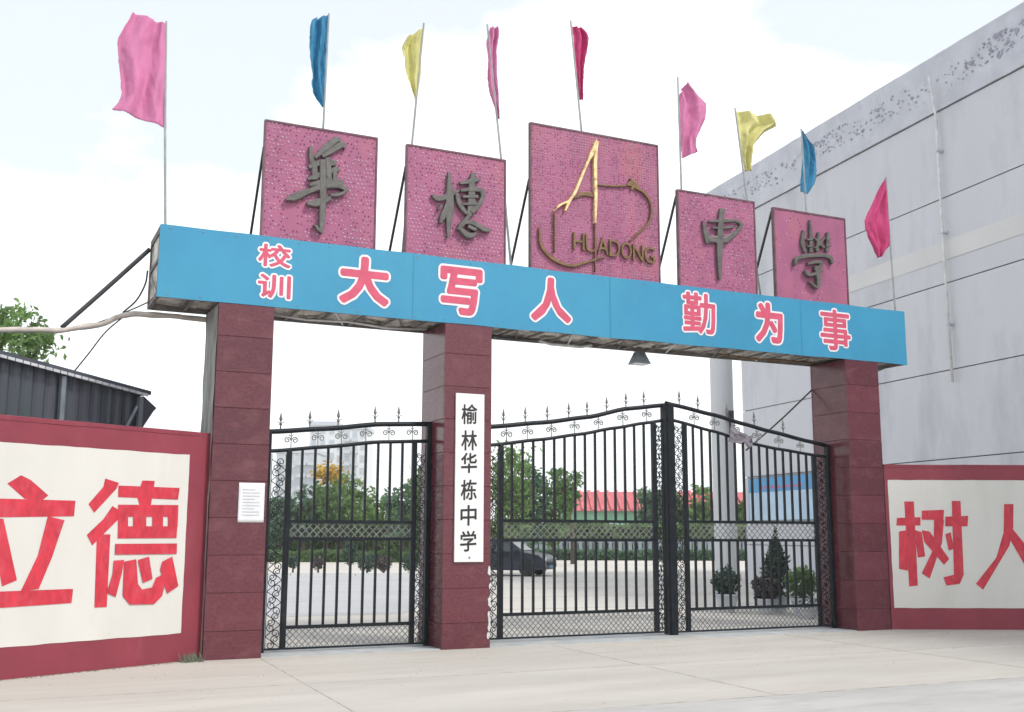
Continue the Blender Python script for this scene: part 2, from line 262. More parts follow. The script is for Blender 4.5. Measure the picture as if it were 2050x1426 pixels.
D_hua=[[[[1.11,6.789],[1.111,6.751],[1.112,6.713],[1.113,6.676],[1.115,6.641],[1.12,6.61],[1.126,6.581],[1.132,6.554],[1.138,6.527]],[[1.144,6.798],[1.154,6.763],[1.163,6.727],[1.172,6.692],[1.179,6.659],[1.185,6.628],[1.188,6.6],[1.191,6.572],[1.195,6.543]]],[[[1.211,6.624],[1.256,6.666],[1.302,6.709],[1.346,6.75],[1.386,6.788],[1.423,6.824],[1.457,6.858],[1.485,6.886],[1.504,6.905],[1.509,6.913],[1.513,6.919],[1.53,6.922],[1.549,6.926]],[[1.181,6.651],[1.215,6.702],[1.25,6.755],[1.285,6.806],[1.321,6.852],[1.357,6.892],[1.394,6.929],[1.431,6.96],[1.468,6.984],[1.506,6.992],[1.535,6.983],[1.548,6.968],[1.56,6.957]]],[[[1.314,6.654],[1.355,6.681],[1.397,6.709],[1.437,6.736],[1.475,6.763],[1.512,6.791],[1.546,6.819],[1.572,6.84],[1.581,6.848],[1.572,6.854],[1.578,6.857],[1.593,6.845],[1.61,6.834]],[[1.286,6.693],[1.322,6.728],[1.358,6.763],[1.394,6.798],[1.427,6.829],[1.46,6.859],[1.494,6.889],[1.53,6.916],[1.57,6.934],[1.614,6.924],[1.63,6.895],[1.632,6.871],[1.634,6.851]]],[[[1.125,6.468],[1.169,6.488],[1.212,6.509],[1.252,6.526],[1.292,6.539],[1.335,6.548],[1.385,6.554],[1.439,6.559],[1.494,6.565]],[[1.105,6.508],[1.143,6.538],[1.181,6.57],[1.225,6.601],[1.276,6.626],[1.332,6.639],[1.389,6.642],[1.444,6.643],[1.498,6.645]]],[[[1.118,6.303],[1.169,6.323],[1.219,6.342],[1.27,6.362],[1.323,6.385],[1.378,6.411],[1.435,6.441],[1.493,6.472],[1.552,6.502]],[[1.103,6.341],[1.149,6.372],[1.195,6.402],[1.242,6.433],[1.294,6.462],[1.35,6.489],[1.409,6.514],[1.47,6.538],[1.53,6.563]]],[[[1.148,6.58],[1.153,6.493],[1.159,6.405],[1.164,6.319]],[[1.228,6.595],[1.234,6.508],[1.241,6.421],[1.248,6.334]]],[[[1.337,6.657],[1.346,6.554],[1.356,6.451],[1.365,6.347]],[[1.418,6.674],[1.426,6.57],[1.434,6.466],[1.441,6.362]]],[[[1.14,6.215],[1.189,6.232],[1.236,6.25],[1.284,6.266],[1.335,6.279],[1.394,6.289],[1.46,6.296],[1.531,6.303],[1.601,6.311]],[[1.125,6.261],[1.172,6.284],[1.218,6.309],[1.269,6.333],[1.327,6.352],[1.392,6.363],[1.462,6.369],[1.533,6.373],[1.602,6.378]]],[[[1.444,6.538],[1.448,6.453],[1.453,6.369],[1.457,6.284]],[[1.513,6.548],[1.514,6.463],[1.515,6.378],[1.515,6.293]]],[[[0.817,5.976],[0.851,5.979],[0.884,5.98],[0.921,5.984],[0.961,5.997],[1.005,6.021],[1.05,6.053],[1.095,6.086],[1.142,6.116],[1.188,6.142],[1.234,6.167],[1.28,6.188],[1.325,6.206],[1.374,6.221],[1.427,6.233],[1.477,6.242],[1.519,6.247],[1.551,6.246],[1.582,6.239],[1.616,6.229],[1.653,6.219]],[[0.808,6.005],[0.836,6.028],[0.862,6.052],[0.889,6.075],[0.921,6.097],[0.962,6.118],[1.01,6.139],[1.061,6.16],[1.111,6.183],[1.157,6.21],[1.202,6.238],[1.251,6.267],[1.303,6.291],[1.359,6.309],[1.418,6.324],[1.477,6.333],[1.531,6.334],[1.578,6.322],[1.615,6.302],[1.644,6.279],[1.674,6.259]]],[[[1.105,5.952],[1.139,5.947],[1.174,5.941],[1.214,5.939],[1.259,5.949],[1.307,5.972],[1.354,6.003],[1.4,6.037],[1.445,6.069]],[[1.102,5.994],[1.136,6.01],[1.169,6.025],[1.199,6.04],[1.231,6.054],[1.271,6.069],[1.319,6.086],[1.371,6.103],[1.423,6.121]]],[[[1.264,6.608],[1.265,6.518],[1.266,6.427],[1.268,6.339],[1.269,6.257],[1.272,6.184],[1.274,6.117],[1.276,6.052],[1.278,5.988],[1.278,5.922],[1.278,5.856],[1.277,5.793],[1.279,5.737],[1.282,5.692],[1.288,5.653],[1.293,5.618],[1.299,5.581]],[[1.34,6.621],[1.347,6.532],[1.354,6.441],[1.36,6.353],[1.365,6.271],[1.367,6.197],[1.367,6.128],[1.367,6.062],[1.366,5.997],[1.365,5.93],[1.364,5.863],[1.362,5.8],[1.359,5.744],[1.353,5.697],[1.347,5.658],[1.34,5.621],[1.333,5.583]]],[[[1.203,5.682],[1.215,5.666],[1.228,5.65],[1.24,5.635],[1.252,5.621],[1.265,5.609],[1.277,5.599],[1.29,5.59],[1.303,5.58]],[[1.213,5.694],[1.231,5.684],[1.248,5.674],[1.265,5.665],[1.281,5.654],[1.294,5.644],[1.306,5.633],[1.317,5.622],[1.329,5.611]]],[[[1.425,6.108],[1.462,6.115],[1.5,6.12],[1.539,6.129],[1.576,6.144],[1.609,6.167],[1.635,6.193],[1.658,6.221],[1.681,6.246]],[[1.421,6.158],[1.458,6.165],[1.496,6.172],[1.53,6.18],[1.559,6.189],[1.584,6.203],[1.61,6.222],[1.636,6.244],[1.664,6.266]]]]
D_dong=[[[[2.91,6.344],[2.93,6.323],[2.95,6.299],[2.98,6.277],[3.023,6.269],[3.073,6.281],[3.121,6.304],[3.167,6.331],[3.208,6.357],[3.245,6.382],[3.28,6.409],[3.314,6.436],[3.348,6.463]],[[2.925,6.365],[2.955,6.357],[2.983,6.347],[3.006,6.344],[3.024,6.347],[3.051,6.357],[3.089,6.376],[3.133,6.399],[3.177,6.42],[3.217,6.438],[3.256,6.454],[3.295,6.471],[3.334,6.487]]],[[[3.164,6.724],[3.158,6.653],[3.152,6.582],[3.147,6.512],[3.143,6.442],[3.14,6.369],[3.14,6.293],[3.14,6.221],[3.14,6.158],[3.141,6.108],[3.143,6.065],[3.145,6.024],[3.147,5.976],[3.15,5.923],[3.153,5.867],[3.157,5.809],[3.161,5.753]],[[3.19,6.729],[3.206,6.663],[3.222,6.596],[3.238,6.529],[3.249,6.46],[3.256,6.386],[3.26,6.31],[3.261,6.236],[3.259,6.17],[3.254,6.115],[3.246,6.07],[3.237,6.027],[3.227,5.981],[3.218,5.927],[3.209,5.87],[3.199,5.812],[3.19,5.755]]],[[[3.139,6.271],[3.117,6.221],[3.094,6.171],[3.074,6.123],[3.058,6.08],[3.049,6.045],[3.045,6.015],[3.042,5.986],[3.039,5.956]],[[3.206,6.255],[3.191,6.204],[3.176,6.151],[3.161,6.102],[3.144,6.058],[3.127,6.024],[3.108,5.997],[3.089,5.973],[3.07,5.947]]],[[[3.533,6.774],[3.521,6.729],[3.509,6.685],[3.498,6.636],[3.489,6.578],[3.484,6.507],[3.482,6.428],[3.481,6.352],[3.479,6.288],[3.476,6.24],[3.472,6.199],[3.467,6.159],[3.462,6.115]],[[3.598,6.773],[3.595,6.727],[3.592,6.684],[3.59,6.638],[3.589,6.587],[3.591,6.521],[3.595,6.444],[3.598,6.366],[3.596,6.295],[3.586,6.237],[3.57,6.19],[3.554,6.149],[3.538,6.107]]],[[[3.354,6.568],[3.402,6.577],[3.45,6.586],[3.498,6.596],[3.542,6.608],[3.58,6.625],[3.614,6.643],[3.646,6.663],[3.679,6.682]],[[3.347,6.604],[3.393,6.624],[3.439,6.645],[3.484,6.664],[3.526,6.68],[3.564,6.69],[3.6,6.697],[3.636,6.703],[3.672,6.71]]],[[[3.272,6.413],[3.282,6.372],[3.291,6.331],[3.303,6.288],[3.322,6.247],[3.349,6.21],[3.381,6.179],[3.413,6.15],[3.445,6.121]],[[3.325,6.435],[3.341,6.396],[3.355,6.357],[3.37,6.32],[3.387,6.287],[3.407,6.255],[3.43,6.222],[3.456,6.188],[3.482,6.153]]],[[[3.365,6.456],[3.415,6.465],[3.466,6.473],[3.514,6.481],[3.557,6.487],[3.595,6.491],[3.63,6.494],[3.667,6.496],[3.706,6.498]],[[3.36,6.492],[3.408,6.51],[3.458,6.529],[3.508,6.546],[3.557,6.558],[3.601,6.561],[3.641,6.558],[3.678,6.553],[3.714,6.548]]],[[[3.652,6.525],[3.663,6.501],[3.674,6.478],[3.681,6.459],[3.682,6.439],[3.675,6.415],[3.662,6.386],[3.645,6.356],[3.625,6.325],[3.602,6.293],[3.573,6.26],[3.542,6.224],[3.512,6.189]],[[3.723,6.557],[3.73,6.532],[3.739,6.507],[3.747,6.477],[3.748,6.441],[3.74,6.404],[3.728,6.367],[3.711,6.329],[3.689,6.29],[3.662,6.253],[3.63,6.216],[3.597,6.181],[3.565,6.147]]],[[[3.396,6.367],[3.475,6.375],[3.555,6.384],[3.634,6.392]],[[3.396,6.404],[3.475,6.418],[3.554,6.432],[3.634,6.446]]],[[[3.388,6.253],[3.463,6.264],[3.539,6.275],[3.615,6.285]],[[3.385,6.29],[3.46,6.306],[3.536,6.322],[3.612,6.339]]],[[[3.478,6.135],[3.443,6.092],[3.406,6.048],[3.373,6.007],[3.348,5.973],[3.333,5.948],[3.324,5.929],[3.316,5.911],[3.307,5.891]],[[3.523,6.108],[3.494,6.062],[3.466,6.013],[3.438,5.968],[3.411,5.931],[3.386,5.907],[3.364,5.893],[3.345,5.885],[3.325,5.875]]],[[[3.343,5.93],[3.39,5.948],[3.434,5.968],[3.474,5.981],[3.512,5.984],[3.563,5.971],[3.626,5.946],[3.69,5.918],[3.747,5.901],[3.791,5.902],[3.821,5.915],[3.84,5.93],[3.859,5.942]],[[3.33,5.963],[3.372,5.987],[3.414,6.015],[3.464,6.04],[3.525,6.05],[3.593,6.037],[3.661,6.01],[3.724,5.981],[3.77,5.962],[3.795,5.956],[3.812,5.954],[3.831,5.956],[3.855,5.958]]],[[[3.34,5.877],[3.368,5.848],[3.397,5.817],[3.431,5.787],[3.476,5.769],[3.526,5.775],[3.565,5.796],[3.596,5.82],[3.625,5.84]],[[3.377,5.92],[3.414,5.899],[3.45,5.877],[3.481,5.862],[3.501,5.855],[3.515,5.854],[3.541,5.858],[3.575,5.868],[3.61,5.877]]],[[[3.464,5.929],[3.507,5.914],[3.55,5.898],[3.594,5.883]],[[3.488,5.979],[3.532,5.964],[3.575,5.949],[3.619,5.934]]],[[[3.012,6.134],[3.035,6.158],[3.059,6.182],[3.083,6.207]],[[2.999,6.143],[3.016,6.171],[3.034,6.2],[3.051,6.229]]]]
D_zhong=[[[[7.613,6.571],[7.616,6.52],[7.618,6.469],[7.622,6.417],[7.628,6.368],[7.639,6.321],[7.651,6.277],[7.664,6.236],[7.677,6.194]],[[7.641,6.58],[7.661,6.534],[7.68,6.487],[7.699,6.442],[7.718,6.4],[7.738,6.36],[7.757,6.322],[7.778,6.284],[7.798,6.245]]],[[[7.743,6.561],[7.818,6.569],[7.894,6.578],[7.968,6.587],[8.036,6.596],[8.097,6.605],[8.152,6.615],[8.204,6.624],[8.259,6.634]],[[7.743,6.595],[7.817,6.61],[7.893,6.624],[7.967,6.639],[8.036,6.65],[8.097,6.66],[8.152,6.666],[8.205,6.673],[8.259,6.679]]],[[[8.233,6.648],[8.273,6.633],[8.315,6.62],[8.345,6.607],[8.353,6.598],[8.351,6.585],[8.337,6.56],[8.31,6.527],[8.272,6.492],[8.222,6.455],[8.157,6.416],[8.086,6.375],[8.018,6.334]],[[8.256,6.687],[8.297,6.676],[8.343,6.667],[8.387,6.652],[8.417,6.622],[8.415,6.579],[8.393,6.538],[8.36,6.498],[8.321,6.455],[8.271,6.407],[8.212,6.356],[8.15,6.304],[8.09,6.254]]],[[[7.711,6.228],[7.765,6.23],[7.819,6.232],[7.87,6.233],[7.915,6.236],[7.956,6.24],[7.998,6.245],[8.043,6.251],[8.089,6.257]],[[7.709,6.302],[7.763,6.317],[7.817,6.334],[7.874,6.348],[7.93,6.356],[7.982,6.353],[8.027,6.342],[8.067,6.329],[8.107,6.317]]],[[[7.958,6.822],[7.951,6.774],[7.944,6.728],[7.936,6.678],[7.928,6.617],[7.917,6.546],[7.904,6.465],[7.893,6.378],[7.885,6.288],[7.881,6.19],[7.88,6.085],[7.881,5.982],[7.883,5.891],[7.887,5.816],[7.892,5.751],[7.898,5.69],[7.903,5.628]],[[8.057,6.827],[8.05,6.778],[8.042,6.732],[8.034,6.683],[8.027,6.623],[8.021,6.552],[8.015,6.473],[8.009,6.387],[8.001,6.298],[7.993,6.201],[7.982,6.096],[7.973,5.993],[7.965,5.901],[7.959,5.825],[7.956,5.76],[7.953,5.698],[7.95,5.635]]],[[[7.797,6.456],[7.856,6.462],[7.915,6.468],[7.975,6.475],[8.032,6.483],[8.086,6.493],[8.138,6.505],[8.189,6.517],[8.24,6.529]],[[7.798,6.491],[7.857,6.499],[7.917,6.507],[7.976,6.515],[8.032,6.523],[8.085,6.53],[8.136,6.538],[8.187,6.546],[8.239,6.554]]]]
D_xue=[[[[9.674,6.673],[9.66,6.615],[9.643,6.556],[9.63,6.498],[9.625,6.442],[9.632,6.392],[9.649,6.35],[9.667,6.313],[9.684,6.275]],[[9.731,6.673],[9.722,6.615],[9.711,6.557],[9.703,6.502],[9.701,6.455],[9.706,6.415],[9.718,6.377],[9.732,6.339],[9.745,6.299]]],[[[9.827,6.87],[9.824,6.801],[9.82,6.733],[9.817,6.665],[9.813,6.595],[9.809,6.522],[9.806,6.448],[9.802,6.372],[9.798,6.296]],[[9.853,6.875],[9.862,6.809],[9.872,6.743],[9.88,6.676],[9.884,6.605],[9.883,6.532],[9.879,6.456],[9.873,6.38],[9.868,6.304]]],[[[10.0,6.673],[9.978,6.557],[9.956,6.442],[9.933,6.327]],[[10.045,6.675],[10.027,6.559],[10.009,6.444],[9.991,6.329]]],[[[10.195,6.695],[10.181,6.58],[10.167,6.465],[10.153,6.351]],[[10.241,6.7],[10.236,6.586],[10.23,6.472],[10.225,6.358]]],[[[9.908,6.546],[9.972,6.495],[10.036,6.444],[10.1,6.393]],[[9.932,6.567],[10.002,6.522],[10.072,6.476],[10.143,6.431]]],[[[10.136,6.605],[10.059,6.532],[9.982,6.46],[9.905,6.389]],[[10.159,6.59],[10.088,6.514],[10.018,6.438],[9.947,6.363]]],[[[9.741,6.494],[9.784,6.498],[9.826,6.502],[9.869,6.507]],[[9.743,6.525],[9.785,6.531],[9.828,6.537],[9.871,6.543]]],[[[9.735,6.377],[9.778,6.381],[9.82,6.385],[9.863,6.389]],[[9.737,6.408],[9.779,6.414],[9.822,6.42],[9.865,6.426]]],[[[10.165,6.532],[10.204,6.546],[10.242,6.561],[10.281,6.575]],[[10.156,6.561],[10.195,6.574],[10.234,6.586],[10.273,6.599]]],[[[10.157,6.426],[10.195,6.436],[10.233,6.446],[10.272,6.455]],[[10.153,6.457],[10.192,6.465],[10.23,6.473],[10.269,6.481]]],[[[9.491,6.029],[9.505,6.065],[9.515,6.099],[9.527,6.12],[9.548,6.133],[9.607,6.154],[9.695,6.177],[9.795,6.198],[9.888,6.214],[9.975,6.226],[10.062,6.234],[10.138,6.237],[10.19,6.233],[10.215,6.223],[10.232,6.202],[10.246,6.169],[10.265,6.137]],[[9.454,6.029],[9.454,6.062],[9.449,6.099],[9.461,6.146],[9.51,6.192],[9.589,6.224],[9.687,6.247],[9.791,6.266],[9.887,6.281],[9.978,6.294],[10.07,6.304],[10.157,6.308],[10.23,6.298],[10.278,6.267],[10.294,6.225],[10.297,6.186],[10.303,6.151]]],[[[9.742,6.064],[9.788,6.076],[9.835,6.089],[9.877,6.1],[9.913,6.105],[9.951,6.109],[9.991,6.11],[10.015,6.108],[10.015,6.117],[10.004,6.107],[9.965,6.077],[9.913,6.04],[9.866,6.005]],[[9.73,6.103],[9.774,6.12],[9.82,6.139],[9.867,6.157],[9.914,6.168],[9.963,6.171],[10.012,6.168],[10.056,6.156],[10.079,6.119],[10.052,6.077],[10.008,6.039],[9.958,6.0],[9.914,5.964]]],[[[9.872,6.052],[9.884,6.0],[9.896,5.949],[9.906,5.9],[9.912,5.855],[9.914,5.807],[9.913,5.758],[9.909,5.722],[9.912,5.716],[9.903,5.717],[9.862,5.736],[9.811,5.764],[9.763,5.789]],[[9.948,6.076],[9.963,6.025],[9.98,5.974],[9.995,5.922],[10.002,5.871],[10.0,5.817],[9.992,5.761],[9.976,5.71],[9.932,5.669],[9.874,5.675],[9.829,5.703],[9.784,5.737],[9.741,5.767]]],[[[9.651,5.949],[9.67,5.925],[9.686,5.897],[9.717,5.87],[9.772,5.862],[9.839,5.88],[9.912,5.913],[9.986,5.951],[10.058,5.986]],[[9.682,5.972],[9.709,5.952],[9.733,5.931],[9.753,5.92],[9.775,5.918],[9.822,5.93],[9.89,5.956],[9.967,5.988],[10.043,6.017]]]]
D_logo_gold=[[[[5.634,7.624],[5.614,7.579],[5.594,7.535],[5.575,7.491],[5.555,7.447],[5.535,7.399],[5.514,7.347],[5.49,7.291],[5.465,7.233],[5.439,7.173],[5.411,7.11],[5.382,7.047],[5.354,6.983],[5.325,6.916],[5.296,6.848],[5.267,6.783],[5.24,6.727],[5.215,6.683],[5.189,6.647],[5.164,6.612],[5.141,6.573],[5.122,6.532],[5.105,6.491],[5.091,6.45],[5.075,6.41]],[[5.651,7.623],[5.648,7.577],[5.646,7.532],[5.641,7.484],[5.627,7.433],[5.601,7.38],[5.568,7.329],[5.533,7.278],[5.502,7.223],[5.474,7.165],[5.448,7.102],[5.422,7.038],[5.395,6.973],[5.367,6.907],[5.339,6.838],[5.311,6.772],[5.283,6.713],[5.256,6.665],[5.23,6.626],[5.205,6.592],[5.183,6.558],[5.162,6.52],[5.143,6.481],[5.123,6.442],[5.103,6.402]]],[[[5.155,6.581],[5.113,6.56],[5.069,6.54],[5.027,6.518],[4.988,6.493],[4.956,6.464],[4.931,6.434],[4.909,6.405],[4.886,6.376]],[[5.169,6.55],[5.127,6.528],[5.084,6.508],[5.044,6.487],[5.009,6.466],[4.98,6.443],[4.954,6.418],[4.929,6.391],[4.902,6.365]]],[[[5.656,7.596],[5.639,7.535],[5.622,7.476],[5.606,7.413],[5.595,7.339],[5.59,7.253],[5.59,7.157],[5.592,7.061],[5.593,6.969],[5.593,6.886],[5.594,6.807],[5.594,6.728],[5.594,6.645],[5.594,6.555],[5.594,6.461],[5.593,6.366],[5.593,6.272]],[[5.678,7.596],[5.672,7.535],[5.664,7.476],[5.658,7.415],[5.653,7.345],[5.65,7.261],[5.648,7.167],[5.648,7.07],[5.647,6.978],[5.647,6.894],[5.649,6.816],[5.649,6.736],[5.648,6.652],[5.644,6.561],[5.637,6.466],[5.63,6.37],[5.624,6.275]]]]
D_logo_grey=[[[[5.268,6.62],[5.309,6.642],[5.349,6.665],[5.386,6.683],[5.421,6.694],[5.461,6.697],[5.51,6.695],[5.565,6.691],[5.62,6.688]],[[5.254,6.638],[5.288,6.669],[5.322,6.701],[5.362,6.733],[5.413,6.757],[5.47,6.765],[5.527,6.763],[5.583,6.757],[5.637,6.753]]],[[[5.628,6.901],[5.678,6.9],[5.727,6.897],[5.781,6.896],[5.844,6.899],[5.921,6.908],[6.009,6.92],[6.1,6.934],[6.189,6.947]],[[5.633,6.926],[5.684,6.924],[5.733,6.922],[5.784,6.921],[5.846,6.924],[5.922,6.933],[6.009,6.946],[6.1,6.961],[6.19,6.976]]],[[[6.206,6.962],[6.237,6.964],[6.266,6.966],[6.282,6.962],[6.284,6.957],[6.298,6.954],[6.327,6.943],[6.363,6.927],[6.4,6.912]],[[6.196,6.988],[6.217,7.01],[6.24,7.034],[6.276,7.058],[6.328,7.065],[6.371,7.046],[6.399,7.016],[6.421,6.985],[6.443,6.956]]],[[[6.251,7.091],[6.262,7.066],[6.273,7.041],[6.281,7.02],[6.283,7.004],[6.283,6.988],[6.279,6.965],[6.272,6.936],[6.266,6.907]],[[6.271,7.105],[6.293,7.089],[6.317,7.072],[6.34,7.051],[6.353,7.021],[6.348,6.986],[6.332,6.955],[6.313,6.927],[6.296,6.901]]],[[[6.377,6.921],[6.41,6.912],[6.442,6.904],[6.472,6.894],[6.501,6.877],[6.532,6.85],[6.564,6.816],[6.593,6.778],[6.613,6.738],[6.624,6.696],[6.629,6.65],[6.628,6.604],[6.623,6.559],[6.615,6.518],[6.604,6.481],[6.587,6.443],[6.562,6.403],[6.524,6.358],[6.475,6.309],[6.423,6.261],[6.376,6.216],[6.336,6.177],[6.299,6.141],[6.263,6.107],[6.226,6.073]],[[6.396,6.958],[6.428,6.947],[6.46,6.939],[6.495,6.926],[6.528,6.905],[6.561,6.874],[6.594,6.837],[6.623,6.795],[6.645,6.752],[6.657,6.705],[6.662,6.656],[6.661,6.607],[6.656,6.56],[6.648,6.517],[6.635,6.476],[6.616,6.434],[6.588,6.389],[6.547,6.342],[6.496,6.292],[6.442,6.244],[6.394,6.2],[6.353,6.162],[6.314,6.128],[6.277,6.095],[6.239,6.062]]],[[[4.644,6.082],[4.643,6.022],[4.642,5.96],[4.643,5.9],[4.653,5.844],[4.672,5.796],[4.698,5.753],[4.729,5.716],[4.764,5.682],[4.802,5.65],[4.843,5.622],[4.889,5.598],[4.94,5.578],[4.997,5.561],[5.059,5.546],[5.124,5.537],[5.187,5.536],[5.247,5.546],[5.304,5.565],[5.359,5.587],[5.413,5.609],[5.469,5.63],[5.527,5.654],[5.583,5.676],[5.633,5.697],[5.676,5.713],[5.714,5.728],[5.75,5.742],[5.788,5.756]],[[4.665,6.085],[4.669,6.025],[4.672,5.964],[4.677,5.907],[4.689,5.858],[4.709,5.816],[4.735,5.779],[4.765,5.746],[4.798,5.715],[4.834,5.687],[4.873,5.662],[4.916,5.641],[4.963,5.623],[5.017,5.606],[5.075,5.592],[5.134,5.582],[5.19,5.58],[5.242,5.587],[5.293,5.602],[5.347,5.622],[5.402,5.642],[5.459,5.662],[5.517,5.683],[5.573,5.704],[5.625,5.723],[5.669,5.737],[5.708,5.749],[5.746,5.759],[5.784,5.771]]],[[[5.602,6.282],[5.601,6.181],[5.6,6.08],[5.6,5.98],[5.6,5.882],[5.6,5.785],[5.6,5.691],[5.6,5.598],[5.6,5.504]],[[5.624,6.285],[5.622,6.184],[5.62,6.083],[5.619,5.982],[5.617,5.884],[5.617,5.788],[5.617,5.693],[5.618,5.6],[5.618,5.506]]],[[[4.903,6.332],[4.902,6.131],[4.901,5.931],[4.901,5.731]],[[4.92,6.334],[4.919,6.133],[4.919,5.933],[4.918,5.733]]]]
D_logo_text=[[5.224,6.056],[6.703,6.015],[5.223,5.838],[6.699,5.795]]
D_flags=[["pink",[[-1.25,8.398],[-1.296,8.267],[-1.346,8.137],[-1.405,8.013],[-1.411,7.891],[-1.385,7.766],[-1.368,7.636],[-1.351,7.507],[-1.333,7.379],[-1.315,7.25],[-1.348,7.132],[-1.421,7.022]],[[-0.81,8.329],[-0.803,8.193],[-0.796,8.058],[-0.789,7.923],[-0.782,7.789],[-0.775,7.654],[-0.768,7.521],[-0.761,7.387],[-0.754,7.254],[-0.747,7.121],[-0.74,6.989],[-0.733,6.857]],[[-0.81,0.35,8.329],[-0.673,0.35,5.45]]],["blue",[[1.18,8.815],[1.149,8.687],[1.145,8.561],[1.149,8.436],[1.153,8.311],[1.168,8.189],[1.187,8.069],[1.198,7.947],[1.193,7.822],[1.23,7.711],[1.292,7.615],[1.367,7.529]],[[1.418,8.944],[1.418,8.814],[1.417,8.684],[1.412,8.554],[1.406,8.424],[1.4,8.294],[1.395,8.165],[1.389,8.037],[1.392,7.91],[1.397,7.784],[1.413,7.66],[1.389,7.533]],[[1.419,0.35,8.921],[1.34,0.35,5.45]]],["yellow",[[2.62,8.848],[2.571,8.753],[2.531,8.659],[2.547,8.564],[2.563,8.47],[2.583,8.378],[2.611,8.289],[2.64,8.201],[2.672,8.114],[2.71,8.03],[2.746,7.945],[2.773,7.856]],[[2.878,9.061],[2.871,8.95],[2.864,8.84],[2.855,8.729],[2.846,8.619],[2.851,8.511],[2.856,8.404],[2.852,8.295],[2.835,8.186],[2.819,8.076],[2.803,7.967],[2.788,7.859]],[[2.878,0.35,9.085],[2.609,0.35,5.45]]],["pink",[[3.963,9.291],[3.936,9.148],[3.908,9.006],[3.927,8.873],[3.941,8.738],[3.942,8.599],[3.943,8.461],[3.958,8.328],[3.986,8.198],[4.03,8.075],[4.076,7.953],[4.124,7.832]],[[4.099,9.32],[4.128,9.191],[4.112,9.052],[4.093,8.913],[4.093,8.775],[4.094,8.639],[4.104,8.504],[4.116,8.371],[4.128,8.237],[4.14,8.105],[4.146,7.971],[4.141,7.835]],[[3.929,0.35,9.284],[4.353,0.35,5.45]]],["magenta",[[5.396,9.622],[5.423,9.514],[5.437,9.402],[5.446,9.289],[5.454,9.176],[5.466,9.063],[5.479,8.952],[5.492,8.84],[5.506,8.729],[5.517,8.618],[5.516,8.504],[5.515,8.39]],[[5.598,9.613],[5.696,9.56],[5.725,9.467],[5.705,9.347],[5.683,9.227],[5.661,9.108],[5.641,8.989],[5.623,8.87],[5.61,8.753],[5.612,8.637],[5.614,8.522],[5.615,8.408]],[[5.397,0.35,9.656],[5.84,0.35,5.45]]],["pink",[[7.455,8.828],[7.449,8.724],[7.442,8.62],[7.439,8.517],[7.439,8.415],[7.44,8.313],[7.442,8.212],[7.447,8.111],[7.451,8.01],[7.456,7.91],[7.461,7.81],[7.466,7.71]],[[7.634,9.118],[7.732,9.039],[7.831,8.959],[7.931,8.879],[8.03,8.799],[8.027,8.667],[8.021,8.534],[7.95,8.404],[7.88,8.274],[7.811,8.145],[7.804,8.014],[7.8,7.884]],[[7.432,0.35,9.089],[7.449,0.35,5.45]]],["yellow",[[8.601,8.756],[8.614,8.658],[8.626,8.561],[8.639,8.464],[8.651,8.367],[8.664,8.271],[8.678,8.174],[8.692,8.078],[8.706,7.981],[8.72,7.886],[8.735,7.79],[8.75,7.694]],[[9.384,8.792],[9.474,8.719],[9.536,8.646],[9.406,8.573],[9.278,8.501],[9.177,8.402],[9.083,8.298],[9.001,8.192],[8.983,8.074],[8.966,7.956],[8.948,7.839],[8.93,7.721]],[[8.601,0.35,8.756],[9.013,0.35,5.45]]],["blue",[[10.027,8.624],[10.03,8.522],[10.032,8.419],[10.035,8.317],[10.037,8.215],[10.031,8.112],[10.019,8.008],[10.007,7.904],[9.995,7.801],[9.983,7.698],[9.976,7.595],[9.971,7.493]],[[10.061,8.63],[10.131,8.541],[10.201,8.453],[10.265,8.361],[10.286,8.249],[10.307,8.138],[10.321,8.024],[10.307,7.906],[10.293,7.787],[10.259,7.672],[10.175,7.563],[10.091,7.456]],[[10.027,0.35,8.624],[10.086,0.35,5.45]]],["magenta",[[11.959,8.022],[11.864,7.873],[11.769,7.726],[11.675,7.579],[11.582,7.434],[11.489,7.289],[11.409,7.144],[11.419,7.003],[11.477,6.873],[11.535,6.744],[11.593,6.614],[11.651,6.484]],[[11.972,8.023],[11.975,7.883],[11.978,7.743],[11.981,7.603],[11.983,7.463],[11.985,7.324],[11.986,7.185],[11.988,7.046],[11.989,6.907],[11.982,6.776],[11.871,6.65],[11.761,6.524]],[[11.972,0.35,8.023],[12.024,0.35,5.45]]]]

# ------------------------------------------------------------------ ground
struct(MB().grid(lambda u, v: (-700 + 1500 * u, -500 + 1500 * v, 0), 2, 2).build("ground", MT["yard"]))
def sheet(name, pts, z, m):
    return struct(MB().add([(x, y, z) for x, y in pts], [tuple(range(len(pts)))]).build(name, m))
sheet("pavement", [(-40, -5.27), (60, -5.27), (60, -0.03), (-40, -0.03)], 0.004, MT["apron"])
rj = random.Random(31)
jm = MB()
for k in range(-3, 8): jm.obox((k * 4.1 + 0.6, -2.65, 0.0055), (0.008, 0, 0), (0.10, 2.58, 0), (0, 0, 0.0012))
jm.obox((5, -2.6, 0.0055), (22, 0, 0), (0, 0.007, 0), (0, 0, 0.0011)); jm.obox((5, -5.262, 0.0056), (25, 0, 0), (0, 0.016, 0), (0, 0, 0.0012))
struct(jm.build("pavement_joint", MT["joint"]))
gm = MB()
for q in range(900):
    px = rj.uniform(-3, 14); py = -abs(rj.gauss(0, 1.6)) - 0.08; s = rj.uniform(0.003, 0.011); o_ = rj.uniform(0, 6)
    vs = [(px + s * math.cos(o_ + k * 2.09), py + s * math.sin(o_ + k * 2.09), 0.004) for k in range(3)] + [(px, py, 0.004 + s * 0.8)]
    gm.add(vs, [(0, 1, 3), (1, 2, 3), (2, 0, 3)])
o = gm.build("gravel", MT["grit"]); o["kind"] = "stuff"
